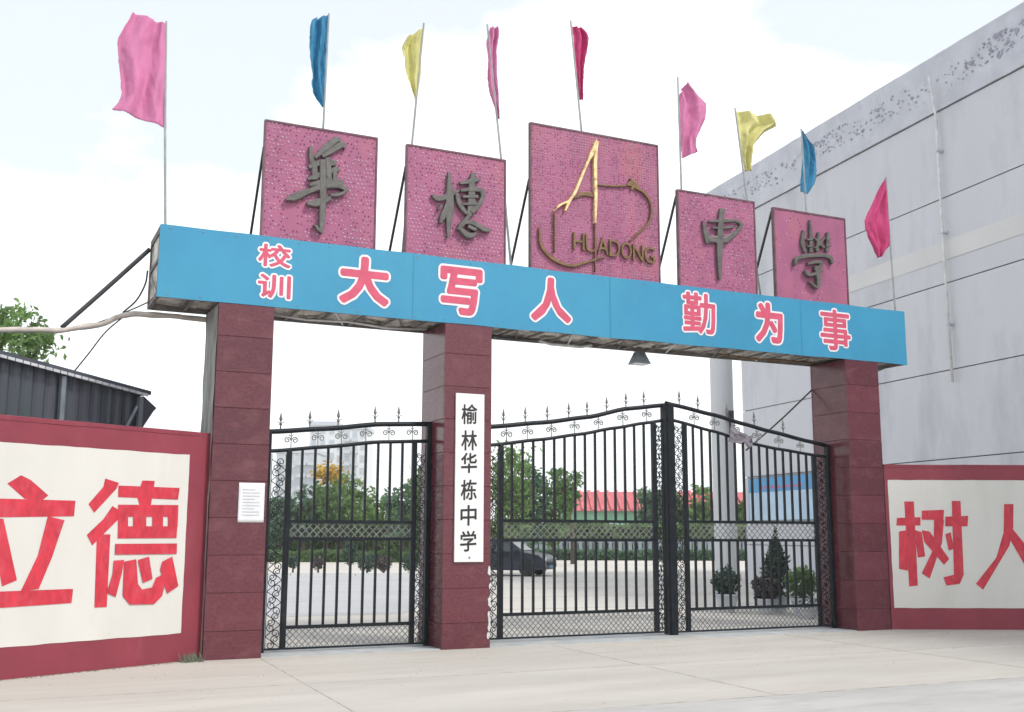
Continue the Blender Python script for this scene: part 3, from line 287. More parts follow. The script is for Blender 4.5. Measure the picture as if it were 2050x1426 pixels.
sheet("road", [(-60, -40), (90, -40), (90, -5.27), (-60, -5.27)], 0.004, MT["asphalt"])
sheet("yard_lane", [(-8, 7.0), (5.0, 6.6), (9.0, 14.0), (13.6, 23.4), (2.0, 29.2), (-10, 34)], 0.004, MT["lane"])
# low kerb on the far side of the lane
kb = MB(); a = Vector((-2, 31.2, 0)); b_ = Vector((13.2, 24.0, 0)); dv = (b_ - a).normalized()
for i in range(14):
    p = a + dv * (i * 1.2 + 0.59); kb.obox(p + Vector((0, 0, 0.05)), dv * 0.585, Vector((-dv.y, dv.x, 0)) * 0.09, (0, 0, 0.05))
struct(kb.build("kerb", MT["plaster"]))
# cement sill under the gate
struct(MB().box(0.725, 0.02, 0.0, 3.15, 1.1, 0.012).box(3.885, 0.02, 0.0, 10.47, 1.1, 0.012).build("threshold", MT["sill"]))

# ------------------------------------------------------------------ gate pillars
PW, PD, ZB = 0.7217, 0.895, 4.505
rows = [0.0]; z = 0.345
while z < ZB - 0.1: rows.append(z); z += 0.466
rows.append(ZB)
TILES = {}
def tile_mesh(w, h):
    k = (round(w, 3), round(h, 3))
    if k not in TILES:
        m = MB(); e = 0.004; t = 0.02
        # slab with chamfered front edge; local x right, y into the wall, z up
        vs = [(0, t, 0), (w, t, 0), (w, t, h), (0, t, h), (0, e, 0), (w, e, 0), (w, e, h), (0, e, h), (e, 0, e), (w - e, 0, e), (w - e, 0, h - e), (e, 0, h - e)]
        m.add(vs, [(0, 3, 2, 1), (8, 9, 10, 11), (4, 5, 9, 8), (5, 6, 10, 9), (6, 7, 11, 10), (7, 4, 8, 11), (0, 1, 5, 4), (1, 2, 6, 5), (2, 3, 7, 6), (3, 0, 4, 7)])
        TILES[k] = m.mesh("tile", MT["tile"])
    return TILES[k]
def pillar(x, label, left_cement=False):
    t = thing("gate_pillar", label, "gate pillar", (x, 0, 0), 0, "tiled pillars of the school gate")
    MB().box(0.014, 0.014, 0, PW - 0.014, PD - 0.014, ZB - 0.004).build("core", MT["grout"], t)
    g = 0.004
    for i in range(len(rows) - 1):
        h = rows[i + 1] - rows[i] - g
        j = lambda: rnd.uniform(-0.0015, 0.0015)
        share("tile", tile_mesh(PW, h), t, (0, j(), rows[i]))
        share("tile", tile_mesh(PW, h), t, (PW, PD - j(), rows[i]), (0, 0, math.pi))
        share("tile", tile_mesh(PD - 0.05, h), t, (PW + j(), 0.025, rows[i]), (0, 0, math.pi / 2))
        if not left_cement: share("tile", tile_mesh(PD - 0.05, h), t, (j(), PD - 0.025, rows[i]), (0, 0, -math.pi / 2))
    if left_cement:
        def f(u, v):
            y = 0.022 + 0.855 * u; zz = 0.002 + (ZB - 0.02) * v
            return (-0.006 + 0.012 * noise.noise(Vector((y * 5, zz * 3, 1.0))), y, zz)
        MB().grid(f, 10, 40).build("cement_face", MT["cement"], t)
    return t
pillar(0.0, "dark red tiled gate pillar with small white paper notice, grey cement on one side", True)
mp_ = pillar(3.1561, "dark red tiled gate pillar carrying the long white name plaque")
rr = random.Random(12); m = MB()
for i in range(13):                     # broken tile edge at the foot of the middle pillar, pale mortar showing
    zc = 0.10 + 1.05 * rr.random(); s = rr.uniform(0.010, 0.032); n = rr.randint(5, 7); cx_ = PW - 0.004 - abs(rr.gauss(0, 0.012))
    m.prism([(min(PW + 0.001, cx_ + s * rr.uniform(0.5, 1.0) * math.cos(q * 6.283 / n + i)), -0.0022 - 0.0001 * i, zc + 3.0 * s * rr.uniform(0.5, 1.0) * math.sin(q * 6.283 / n + i)) for q in range(n)], (0, 0.0021, 0))
m.build("exposed_mortar", MT["plaster"], mp_, stuff=True)
pillar(10.4749, "dark red tiled gate pillar standing against the 树人 wall")

# ------------------------------------------------------------------ boundary walls with painted characters
def wall(origin, ang, u0, u1, pu0, pu1, top, pz0, pz1, chars, label):
    t = thing("boundary_wall", label, "wall", origin, ang, "splayed walls beside the gate")
    MB().box(u0, 0, 0, u1, 0.24, top - 0.05).build("wall_body", MT["red"], t)
    # coping with a slightly uneven mortar edge
    def f(u, v):
        x = u0 + (u1 - u0) * u; k = 0.006 * noise.noise(Vector((x * 2.2, v * 3, ang)))
        prof = [(-0.006, -0.05), (-0.008, -0.004), (0.0, 0.0), (0.24, 0.0), (0.246, -0.05)]
        q = prof[min(int(v * 4 + 0.5), 4)]; return (x, q[0] + k * 0.4, top + q[1] + k)
    MB().grid(f, 60, 4).build("coping", MT["red"], t)
    # cream field, trowelled slightly uneven, 4 to 6 mm proud
    def fp(u, v):
        x = pu0 + (pu1 - pu0) * u; zz = pz0 + (pz1 - pz0) * v
        if u in (0, 1): x += 0.006 * noise.noise(Vector((0, zz * 6, ang)))
        if v in (0, 1): zz += 0.007 * noise.noise(Vector((x * 4, 0, ang)))
        return (x, -0.005 + 0.0012 * noise.noise(Vector((x * 1.5, zz * 1.5, 3))), zz)
    MB().grid(fp, 60, 30).build("cream_panel", MT["cream"], t, smooth=True)
    for polys in chars:
        m = MB()
        for i, pl in enumerate(polys):
            m.prism([(p[0], -0.0085 - 0.0006 * i, p[1]) for p in pl], (0, 0.001, 0))
        m.build("painted_character", MT["paint"], t)
    return t
wall((-2.262, -0.999, 0), R(26.28), -5.0, 2.53, -2.55, 2.214, 2.81, 0.342, 2.516, [D_li, D_de], "crimson boundary wall with cream panel painted 立德, beside the narrow gate")
wall((11.2, -0.015, 0), R(-25.81), 0.0, 7.5, 0.05, 4.8, 2.735, 0.352, 2.472, [D_shu, D_ren], "crimson boundary wall with cream panel painted 树人, below the grey building")

# ------------------------------------------------------------------ name plaque and paper notice
def glyph(ch, h_em):
    """outline of one character from the built-in font as vertices and faces centred on its own box, height 1"""
    cu = bpy.data.curves.new("glyph", "FONT"); cu.body = ch; cu.resolution_u = 3
    o = bpy.data.objects.new("glyph", cu); COL.objects.link(o)
    dg = bpy.context.evaluated_depsgraph_get(); dg.update()
    me = bpy.data.meshes.new_from_object(o.evaluated_get(dg))
    vs = [v.co.copy() for v in me.vertices]; fs = [tuple(p.vertices) for p in me.polygons]
    bpy.data.objects.remove(o); bpy.data.curves.remove(cu); bpy.data.meshes.remove(me)
    x0 = min(v.x for v in vs); x1 = max(v.x for v in vs); y0 = min(v.y for v in vs); y1 = max(v.y for v in vs)
    return [((v.x - (x0 + x1) / 2) / (x1 - x0), (v.y - (y0 + y1) / 2) / (y1 - y0)) for v in vs], fs
def print_char(ch, cx, cz, w_, h_, y, fat, n, dy=0.00018, shear=0.0):
    """flat printed character: slightly shifted copies laid one just above the other give the bold stroke"""
    vs, fs = glyph(ch, 1); m = MB()
    offs = [(0, 0)] + [(fat * math.cos(2 * math.pi * k / n), fat * math.sin(2 * math.pi * k / n)) for k in range(n)]
    for i, (ox, oz) in enumerate(offs):
        m.add([(cx + v[0] * (w_ - 2 * fat) + ox, y - dy * i, cz + v[1] * (h_ - 2 * fat) + oz + shear * v[0]) for v in vs], fs)
    return m
t = thing("name_plaque", "long white vertical plaque reading 榆林华栋中学 on the middle pillar", "plaque", (3.535, -0.004, 2.335))
MB().box(-0.218, -0.03, -1.17, 0.218, -0.002, 1.17).build("plaque_board", MT["white"], t, bevel=0.004)
for ch, zc in zip("榆林华栋中学", [3.215, 2.845, 2.530, 2.155, 1.803, 1.450]):
    o = print_char(ch, -0.012, zc - 2.335, 0.245, 0.285, -0.0312, 0.0055, 6, shear=0.012).build("character", MT["ink"], t)
dm = MB(); dm.lathe((0, 0, 0), [(0.016, 0), (0.014, 0.003)], 10)
o = dm.build("mounting_screw", MT["steel"], t); o.location = (0.006, -0.03, 1.223 - 2.335); o.rotation_euler = (R(90), 0, 0)
t = thing("paper_notice", "small white paper notice pasted on the pillar beside the narrow gate", "notice", (0.52, -0.003, 1.935))
def fpn(u, v): return (-0.165 + 0.33 * u, -0.003 - 0.006 * (abs(2 * u - 1) ** 3) * (0.5 + 0.5 * v) - 0.002 * noise.noise(Vector((u * 3, v * 3, 0))), -0.25 + 0.5 * v)
MB().grid(fpn, 10, 12).build("paper_sheet", MT["paper"], t, smooth=True, thick=0.001)
m = MB()
for k in range(9):
    zz = 0.16 - k * 0.04; w_ = 0.22 if k % 3 else 0.16
    m.box(-0.115, -0.0095, zz, -0.115 + w_, -0.0090, zz + 0.010)
m.build("printed_lines", MT["faint"], t, stuff=True)

# ------------------------------------------------------------------ the beam with its banner
X0, X1, Z0, Z1, BD = -0.78, 11.876, 4.5137, 5.4411, 0.93
beam = thing("gate_beam", "long steel gate beam faced with blue banner 大写人 勤为事 across the three pillars", "gate beam", (0, 0, 0))
def fb(u, v):
    x = X0 + (X1 - X0) * u; zz = Z0 - 0.012 + (Z1 - Z0 + 0.022) * v
    e = 0.010 * noise.noise(Vector((x * 1.3, 7, v))) if v in (0, 1) else 0
    return (x, -0.004 - 0.0022 * noise.noise(Vector((x * 2.5, zz * 1.2, 0))), zz + e)
MB().grid(fb, 120, 8).build("banner_sheet", MT["blue"], beam, smooth=True)
for xs in (2.66, 5.86, 9.55):
    MB().grid(lambda u, v: (xs + 0.012 * (u - 0.5) * 2, -0.0070 - 0.0006 * (1 if 0 < u < 1 else 0), Z0 + 0.002 + (Z1 - Z0 - 0.006) * v), 2, 6).build("sheet_seam", MT["blue_seam"], beam)
fx = MB(); x = X0 + 0.12
while x < X1:
    for zz in (Z0 + 0.035, Z1 - 0.035):
        fx.add([(x + 0.012 * math.cos(k * 1.0472), -0.0072, zz + 0.012 * math.sin(k * 1.0472)) for k in range(6)] + [(x, -0.0125, zz)], [(k, (k + 1) % 6, 6) for k in range(6)])
    x += 0.42
fx.build("fixings", MT["galv"], beam, stuff=True)
MB().box(X0, 0.004, Z1 - 0.03, X1, BD, Z1).build("top_sheet", MT["steel"], beam)
MB().box(X0, BD - 0.012, Z0 + 0.06, X1, BD, Z1 - 0.032).build("back_sheet", MT["under"], beam)
def fu(u, v):
    x = X0 + (X1 - X0) * u; y = 0.012 + (BD - 0.03) * v
    return (x, y, Z0 + 0.050 + 0.045 * noise.noise(Vector((x * 2.1, y * 3.5, 0))) + 0.03 * abs(noise.noise(Vector((x * 5, y * 6, 4)))) + 0.012 * noise.noise(Vector((x * 14, y * 12, 9))))
MB().grid(fu, 420, 26).build("soffit_sheet", MT["under"], beam)
for xx, nm in ((X0, 0), (X1, 1)):
    s = 1 if nm == 0 else -1
    MB().box(min(xx + s * 0.02, xx + s * 0.032), 0.03, Z0 + 0.05, max(xx + s * 0.02, xx + s * 0.032), BD - 0.03, Z1 - 0.05).build("end_sheet", MT["under"], beam)
    f = MB()
    for y in (0.006, BD - 0.055): f.box(min(xx, xx + s * 0.05), y, Z0 - 0.01, max(xx, xx + s * 0.05), y + 0.05, Z1 - 0.032)
    for zz in (Z0 - 0.01, Z1 - 0.085, (Z0 + Z1) / 2): f.box(min(xx, xx + s * 0.044), 0.058, zz, max(xx, xx + s * 0.044), BD - 0.057, zz + 0.05)
    f.tube([(xx + s * 0.022, 0.06, Z0 + 0.05), (xx + s * 0.022, BD - 0.06, (Z0 + Z1) / 2)], 0.014, 6)
    f.build("end_frame", MT["steel"], beam)
MB().box(X0 + 0.052, 0.006, Z0 - 0.008, X1 - 0.052, 0.05, Z0 + 0.03).build("bottom_rail", MT["steel"], beam)
MB().box(X0 + 0.052, BD - 0.055, Z0 - 0.012, X1 - 0.052, BD - 0.002, Z0 + 0.055).build("bottom_rail", MT["steel"], beam)
x = X0 + 0.45; k = 0
while x < X1 - 0.2:
    if not any(px - 0.06 < x < px + PW + 0.03 for px in (0.0, 3.1561, 10.4749)):
        MB().box(x, 0.052, Z0 - 0.004 - 0.004 * (k % 3), x + 0.04, BD - 0.057, Z0 + 0.012).build("cross_bar", MT["steel"], beam)
        if k % 2 == 0 and not any(px - 0.55 < x < px + PW for px in (0.0, 3.1561, 10.4749)):
            MB().tube([(x + 0.05, 0.06, Z0 + 0.004), (x + 0.40, BD - 0.06, Z0 + 0.004)], 0.013, 6).build("diagonal_brace", MT["steel"] if k % 4 else MT["pipe"], beam)
    x += 0.46; k += 1
MB().tube([(5.0, 0.72, Z0 - 0.01), (5.2, 0.72, Z0 - 0.05), (5.75, 0.74, Z0 - 0.05), (5.95, 0.75, Z0 - 0.005)], 0.022, 8).build("conduit", MT["pipe"], beam, smooth=True)
MB().tube([(0.78, 0.5, Z0 - 0.012), (1.3, 0.56, Z0 - 0.035), (1.9, 0.52, Z0 - 0.02), (2.5, 0.6, Z0 - 0.045), (3.1, 0.6, Z0 - 0.012)], 0.016, 6).build("conduit", MT["pipe"], beam, smooth=True)
MB().tube([(3.95, 0.55, Z0 - 0.012), (4.5, 0.62, Z0 - 0.04), (4.95, 0.6, Z0 - 0.015)], 0.018, 6).build("conduit", MT["cable"], beam, smooth=True)
MB().tube([(8.2, 0.5, Z0 - 0.012), (8.8, 0.55, Z0 - 0.04), (9.6, 0.5, Z0 - 0.03), (10.4, 0.52, Z0 - 0.012)], 0.018, 6).build("conduit", MT["brown"], beam, smooth=True)
for ch, cx, cz, w_, h_ in [("校", 0.695, 5.195, 0.44, 0.31), ("训", 0.707, 4.778, 0.44, 0.32), ("大", 1.946, 4.984, 0.72, 0.68), ("写", 3.392, 4.980, 0.66, 0.70),
                           ("人", 4.838, 4.993, 0.68, 0.68), ("勤", 7.493, 5.028, 0.63, 0.67), ("为", 8.878, 4.993, 0.57, 0.68), ("事", 10.277, 4.988, 0.66, 0.71)]:
    small = h_ < 0.4; thin = 0.009 if small else (0.015 if ch in "勤事" else 0.028)
    c = print_char(ch, cx, cz, w_, h_, -0.0105, thin, 10, shear=0.0).build("character", MT["print_red"], beam)
    fat = (0.034 if small else (0.042 if ch in "勤事" else 0.058))
    print_char(ch, cx, cz, w_ + 2 * (fat - thin), h_ + 2 * (fat - thin), -0.0078, fat, 14, 0.00012).build("outline", MT["print_white"], c)

# ------------------------------------------------------------------ sign boards on the beam
def relief(m, strokes, y0, depth):
    for i, (a, b) in enumerate(strokes):
        d = depth + 0.0022 * i; n = len(a); vs = []
        for p, q in zip(a, b):
            mx_ = ((p[0] + q[0]) / 2, (p[1] + q[1]) / 2)
            e_ = 0.12; vs += [(p[0], y0, p[1]), (p[0], y0 - d * 0.9, p[1]), (p[0] + (q[0] - p[0]) * e_, y0 - d, p[1] + (q[1] - p[1]) * e_), (q[0] + (p[0] - q[0]) * e_, y0 - d, q[1] + (p[1] - q[1]) * e_), (q[0], y0 - d * 0.9, q[1]), (q[0], y0, q[1])]
        fs = []
        for k in range(n - 1):
            o_ = k * 6
            for e in range(5): fs.append((o_ + e, o_ + e + 1, o_ + e + 7, o_ + e + 6))
        fs.append((0, 1, 2, 3, 4, 5)); l = (n - 1) * 6; fs.append((l + 5, l + 4, l + 3, l + 2, l + 1, l))
        m.add(vs, fs)
    return m
def sign(x0, x1, zt, label, pitch, strokes, strut_z, diag=False, seed=0, density=1.0):
    rr = random.Random(seed)
    t = thing("sign_board", label, "sign board", ((x0 + x1) / 2, 0.05, 5.4415), 0, "pink sign boards standing on the beam")
    cx = (x0 + x1) / 2; hw = (x1 - x0) / 2; H = zt - 5.4415
    def fpan(u, v):
        x = -hw + 2 * hw * u; zz = H * v
        return (x, 0.0 + 0.004 * noise.noise(Vector((x * 2 + cx, zz * 2, 0))), zz)
    MB().grid(fpan, 12, 12).build("panel", MT["pink"], t, smooth=True)
    MB().box(-hw, 0.012, 0.0, hw, 0.02, H - 0.005).build("back_plate", MT["rim"], t)
    f = MB(); r_ = 0.022
    f.box(-hw - r_, -0.012, 0, -hw, 0.055, H + 0.012); f.box(hw, -0.012, 0, hw + r_, 0.055, H + 0.012)
    f.box(-hw, -0.012, H - 0.012, hw, 0.055, H + 0.014)
    f.build("frame", MT["rim"], t)
    for sx in (-hw - 0.01, hw + 0.01):
        MB().tube([(sx, 0.05, strut_z - 5.4415), (sx, 0.80, 0.012)], 0.022, 4).build("strut", MT["cable"], t)
    # rows of little bulbs
    m = MB(); md = MB(); nx = int(2 * hw / pitch); nz = int(H / pitch)
    for j in range(nz):
        for i in range(nx):
            px = -hw + (i + 0.5 + (0.5 if diag and j % 2 else 0)) * 2 * hw / nx; pz = (j + 0.5) * H / nz
            if px > hw - 0.02: continue
            k = noise.noise(Vector((px * 1.7 + cx, pz * 1.7, seed)))
            if rr.random() > density * (0.75 + 0.5 * k): continue
            px += rr.uniform(-0.004, 0.004); pz += rr.uniform(-0.004, 0.004)
            r_ = pitch * rr.uniform(0.17, 0.24)
            tgt = m if rr.random() < 0.62 + 0.7 * k else md
            vs = [(px + r_ * math.cos(q * math.pi / 3), -0.004, pz + r_ * math.sin(q * math.pi / 3)) for q in range(6)] + [(px, -0.016, pz)]
            tgt.add(vs, [(q, (q + 1) % 6, 6) for q in range(6)])
    m.build("bulbs", MT["bulb"], t, stuff=True); md.build("bulbs", MT["bulb_dim"], t, stuff=True)
    for nm, st, mt_, dep in strokes:
        loc = [([(p[0] - cx, p[1] - 5.4415) for p in a], [(p[0] - cx, p[1] - 5.4415) for p in b]) for a, b in st]
        relief(MB(), loc, -0.004, dep).build(nm, MT[mt_], t)
    return t
sign(0.525, 2.085, 7.08, "pink bulb-studded sign board with grey relief character 華, leftmost of the five", 0.055, [("relief_character", D_hua, "relief", 0.055)], 6.72, True, 1)
sign(2.56, 4.092, 7.06, "pink bulb-studded sign board with cursive grey relief character 棟 above the plaque pillar", 0.055, [("relief_character", D_dong, "relief", 0.055)], 6.75, True, 2)
logo = sign(4.535, 6.79, 7.725, "largest pink sign board with gold A emblem and relief letters HUADONG", 0.043, [("gold_emblem", D_logo_gold, "gold", 0.06), ("emblem_swoosh", D_logo_grey, "brown", 0.035)], 6.85, False, 3, 1.0)
sign(7.185, 8.683, 7.04, "pink sign board with grey relief character 中 right of the gold emblem board", 0.055, [("relief_character", D_zhong, "relief", 0.05)], 6.95, True, 4, 0.8)
sign(9.11, 10.638, 7.0, "pink sign board with grey relief character 學, nearest the grey building", 0.055, [("relief_character", D_xue, "relief", 0.05)], 6.95, True, 5, 0.12)
LT = D_logo_text   # corners of the row of letters
lx0 = LT[0][0]; lx1 = LT[3][0]; zt = (LT[0][1] + LT[1][1]) / 2; zb = (LT[2][1] + LT[3][1]) / 2
for i, ch in enumerate("HUADONG"):
    vs, fs = glyph(ch, 1); w_ = (lx1 - lx0) / 7; bold = 0.02
    me = bpy.data.meshes.new("relief_letter"); bm = bmesh.new()
    bv = [bm.verts.new((v[0] * w_ * 0.90, 0, v[1] * (zt - zb) * 1.22)) for v in vs]
    for f in fs:
        try: bm.faces.new([bv[q] for q in f])
        except ValueError: pass
    for e in list(bm.verts): e.normal_update()
    # embolden: push every outline vertex outwards along the outline
    mv = {}
    for v in bm.verts:
        es = [e for e in v.link_edges if e.is_boundary]; acc = Vector((0, 0, 0))
        for e in es:
            f = e.link_faces[0]; d_ = (e.verts[1].co - e.verts[0].co).normalized(); nrm_ = d_.cross(f.normal); mid_ = (e.verts[0].co + e.verts[1].co) / 2
            if nrm_.dot(f.calc_center_median() - mid_) > 0: nrm_.negate()
            acc += nrm_
        if acc.length > 0: mv[v] = acc.normalized() * 0.012
    for v, d_ in mv.items(): v.co += d_
    ex = bmesh.ops.extrude_face_region(bm, geom=bm.faces[:])
    bmesh.ops.translate(bm, vec=(0, -0.04, 0), verts=[g for g in ex["geom"] if isinstance(g, bmesh.types.BMVert)])
    bmesh.ops.recalc_face_normals(bm, faces=bm.faces[:]); bm.to_mesh(me); bm.free(); me.materials.append(MT["brown"])
    share("relief_letter", me, logo, (lx0 + (i + 0.5) * w_ - (4.535 + 6.79) / 2, -0.005, (zt + zb) / 2 - 5.4415 - 0.012 * i + 0.03))

# ------------------------------------------------------------------ flags
FL_LABEL = ["large pink flag spread out on a tall pole at the beam's open left end", "narrow furled blue flag above the 華 sign board",
            "pale yellow drooping flag at the left corner of the 棟 board", "thin twisted pink flag at the right corner of the 棟 board",
            "furled magenta flag above the gold emblem board", "pink flag blowing over the left corner of the 中 board", "pale yellow flag blowing over the right corner of the 中 board",
            "narrow blue flag above the 學 board against the grey building", "magenta diamond-shaped flag on the low pole at the beam's right end"]
FOLD = [0.045, 0.05, 0.05, 0.045, 0.045, 0.06, 0.07, 0.045, 0.045]
for i, (colr, lp, rp, pole) in enumerate(D_flags):
    p0 = Vector(pole[0]); p1 = Vector(pole[1])
    t = thing("flag", FL_LABEL[i], "flag", p1, 0, "coloured flags along the gate beam")
    top = p0 - p1; MB().tube([(0, 0, 0), tuple(top * 0.5 + Vector((0.012 if i % 2 else -0.01, 0, 0))), tuple(top * 1.012)], [0.019, 0.017, 0.014], 6).build("pole", MT["pole"], t)
    nj = len(lp); ph = rnd.uniform(0, 6); fr = rnd.uniform(1.4, 2.3)
    def ff(u, v):
        q = v * (nj - 1); a = min(int(q), nj - 2); fr_ = q - a
        lx = lp[a][0] * (1 - fr_) + lp[a + 1][0] * fr_; lz = lp[a][1] * (1 - fr_) + lp[a + 1][1] * fr_
        rx = rp[a][0] * (1 - fr_) + rp[a + 1][0] * fr_; rz = rp[a][1] * (1 - fr_) + rp[a + 1][1] * fr_
        x = lx + (rx - lx) * u; zz = lz + (rz - lz) * u
        edge = 0.012 * noise.noise(Vector((v * 9, u * 9, i))) + 0.010 * noise.noise(Vector((v * 31, u * 31, i)))
        k = math.sin(u * math.pi * 2 * fr + ph + 2.2 * v + 1.6 * noise.noise(Vector((u * 2, v * 3, i)))) + 0.6 * noise.noise(Vector((u * 5, v * 4, i + 9))) + 0.35 * abs(noise.noise(Vector((u * 11 + v * 6, v * 7, i + 3))))
        # cloth hangs beside its pole: the fold depth dies out at the pole edge
        pu = (p0.x + (p1.x - p0.x) * (p0.z - zz) / (p0.z - p1.z)); near = min(1.0, abs(x - pu) / 0.10)
        return (x - p1.x + edge, p0.y - p1.y - 0.004 + FOLD[i] * k * near, zz - p1.z + edge * 0.6)
    MB().grid(ff, 40, 52).build("cloth", MT["f_" + colr], t, smooth=True, thick=0.002)

# ------------------------------------------------------------------ iron gates
GY = 0.5
def interp(tab, x):
    if x <= tab[0][0]: return tab[0][1] + (tab[1][1] - tab[0][1]) / (tab[1][0] - tab[0][0]) * (x - tab[0][0])
    for (a, za), (b, zb_) in zip(tab, tab[1:]):
        if x <= b:
            f = (x - a) / (b - a); f = f * f * (3 - 2 * f) * 0.35 + f * 0.65
            return za + (zb_ - za) * f
    a, b = tab[-2], tab[-1]; return b[1] + (b[1] - a[1]) / (b[0] - a[0]) * (x - b[0])
def lattice(x0, x1, z0, z1, p, w_=0.010):
    """crossed flat bars clipped to the field, with a small ring in every diamond"""
    m = MB(); h = z1 - z0
    for s, yo in ((1, -0.004), (-1, 0.004)):
        c = x0 - h
        while c < x1 + h:
            # line x = c + s*(z-z0) (s=1) or x = c + (z1-z)
            a0, a1 = (c, c + h)
            za, zb_ = (z0, z1) if s == 1 else (z1, z0)
            t0 = max(0.0, (x0 - a0) / h); t1 = min(1.0, (x1 - a0) / h)
            if t1 - t0 > 0.02:
                A = Vector((a0 + h * t0, yo, za + (zb_ - za) * t0)); B = Vector((a0 + h * t1, yo, za + (zb_ - za) * t1))
                d = (B - A); l = d.length / 2; d.normalize()
                m.obox((A + B) / 2, d * l, (0, 0.0035, 0), Vector((-d.z, 0, d.x)) * w_ / 2)
            c += p
    return m
def ring(m, cx, cz, r, rr=0.006, n=10, y=0.0, a0=0.0, a1=2 * math.pi):
    pts = [(cx + r * math.cos(a0 + (a1 - a0) * k / n), y, cz + r * math.sin(a0 + (a1 - a0) * k / n)) for k in range(n + 1)]
    m.tube(pts, rr, 4, cap=False)
def spiral(m, cx, cz, r, turns, a0, s, rr=0.007, n=14):
    pts = []
    for k in range(n + 1):
        f = k / n; rad = r * (1 - 0.75 * f); th = a0 + s * f * turns * 2 * math.pi
        pts.append((cx + rad * math.cos(th), 0, cz + rad * math.sin(th)))
    m.tube(pts, rr, 4)
def scroll_strip(x0, x1, z0, z1, p=0.145):
    m = MB(); cx = (x0 + x1) / 2; hw = (x1 - x0) / 2; z = z0; i = 0
    while z + p <= z1 + 0.01:
        s = 1 if i % 2 else -1; r = hw * 0.60
        spiral(m, cx + s * hw * 0.30, z + p * 0.27, r, 1.35, -s * 1.57, s, 0.0075)
        spiral(m, cx - s * hw * 0.30, z + p * 0.76, r, 1.35, s * 1.57, s, 0.0075)
        m.tube([(cx - s * hw * 0.95, 0, z), (cx - s * hw * 0.2, 0, z + p * 0.45), (cx + s * hw * 0.95, 0, z + p * 0.98)], 0.007, 4)
        z += p; i += 1
    m.tube([(x0 + 0.004, 0, z0), (x0 + 0.004, 0, z1)], 0.006, 4); m.tube([(x1 - 0.004, 0, z0), (x1 - 0.004, 0, z1)], 0.006, 4)
    return m
fin = MB(); fin.lathe((0, 0, 0), [(0.010, 0), (0.010, 0.05), (0.020, 0.06), (0.020, 0.075), (0.009, 0.085), (0.009, 0.11), (0.024, 0.135), (0.016, 0.17), (0.002, 0.235)], 6)
for s in (-1, 1): fin.tube([(0.006 * s, 0, 0.075), (0.035 * s, 0, 0.10), (0.045 * s, 0, 0.085)], 0.006, 4)
FIN = fin.mesh("finial", MT["iron_grey"])
sc_ = MB(); spiral(sc_, -0.048, 0, 0.044, 1.4, 0.0, 1, 0.009); spiral(sc_, 0.048, 0, 0.044, 1.4, math.pi, -1, 0.009); sc_.tube([(0, 0, -0.095), (0, 0, 0.095)], 0.007, 4); sc_.tube([(-0.03, 0, 0.07), (0, 0, 0.045), (0.03, 0, 0.07)], 0.007, 4)
SCR = sc_.mesh("scroll", MT["iron_grey"])
def gate(label, x0, x1, top, second, outer, strips, stiles, nb, mids, low, bot, thick_posts, fins, scrs, group):
    t = thing("iron_gate", label, "gate", (x0, GY, 0), 0, group)
    I = MT["iron"]
    def curve(tab, a, b, r, nm):
        n = max(8, int((b - a) / 0.12)); pts = [(a + (b - a) * k / n - x0, 0, interp(tab, a + (b - a) * k / n)) for k in range(n + 1)]
        MB().tube(pts, r, 8).build(nm, I, t, smooth=True)
    curve(top, x0, x1, 0.034, "top_rail"); curve(second, x0, x1, 0.026, "second_rail")
    for xa, xb, zt_ in outer:                                    # heavy posts
        zz = zt_ if zt_ else interp(top, (xa + xb) / 2)
        MB().box(xa - x0, -0.045, bot - 0.075, xb - x0, 0.045, zz).build("post", I, t, bevel=0.006)
    for xs in stiles:
        MB().box(xs - 0.034 - x0, -0.03, bot - 0.02, xs + 0.034 - x0, 0.03, interp(second, xs) - 0.004).build("stile", I, t, bevel=0.004)
    a, b = stiles
    for zz in (mids[0], mids[1], low):
        MB().box(a + 0.0345 - x0, -0.022, zz - 0.022, b - 0.0345 - x0, 0.022, zz + 0.022).build("rail", I, t)
    MB().box(x0 + 0.02, -0.026, bot - 0.026, x1 - x0 - 0.02 + 0 * x0, 0.026, bot + 0.022).build("bottom_rail", I, t) if False else MB().box(0.02, -0.026, bot - 0.045, x1 - x0 - 0.02, 0.026, bot - 0.0205).build("bottom_rail", I, t)
    for k in range(1, nb + 1):
        xb = a + (b - a) * k / (nb + 1); dx = rnd.uniform(-0.004, 0.004); zt_ = interp(second, xb) - 0.01
        MB().box(xb - 0.0155 - x0, -0.0165, mids[0] + 0.0225, xb + 0.0155 - x0, 0.0165, zt_).build("bar", I, t)
        MB().box(xb - 0.0155 + dx - x0, -0.0165, low + 0.0225, xb + 0.0155 + dx - x0, 0.0165, mids[1] - 0.0225).build("bar", I, t)
    lattice(a + 0.036 - x0, b - 0.036 - x0, mids[1] + 0.023, mids[0] - 0.023, 0.105, 0.012).build("lattice_panel", MT["iron_grey"], t, stuff=True)
    lattice(a + 0.036 - x0, b - 0.036 - x0, bot - 0.018, low - 0.023, 0.085, 0.011).build("lattice_panel", MT["iron_grey"], t, stuff=True)
    for xa, xb in strips:
        scroll_strip(xa - x0, xb - x0, bot - 0.018, interp(second, (xa + xb) / 2) - 0.05).build("scroll_strip", I, t, stuff=True)
    for xf in fins:
        o = share("finial", FIN, t, (xf - x0, 0, interp(top, xf) + 0.028))
    for xs in scrs:
        zc_ = (interp(top, xs) + interp(second, xs)) / 2; s = (interp(top, xs) - interp(second, xs) - 0.055) / 0.19
        share("scroll", SCR, t, (xs - x0, 0, zc_), (0, 0, 0), (s, 1, s))
    return t
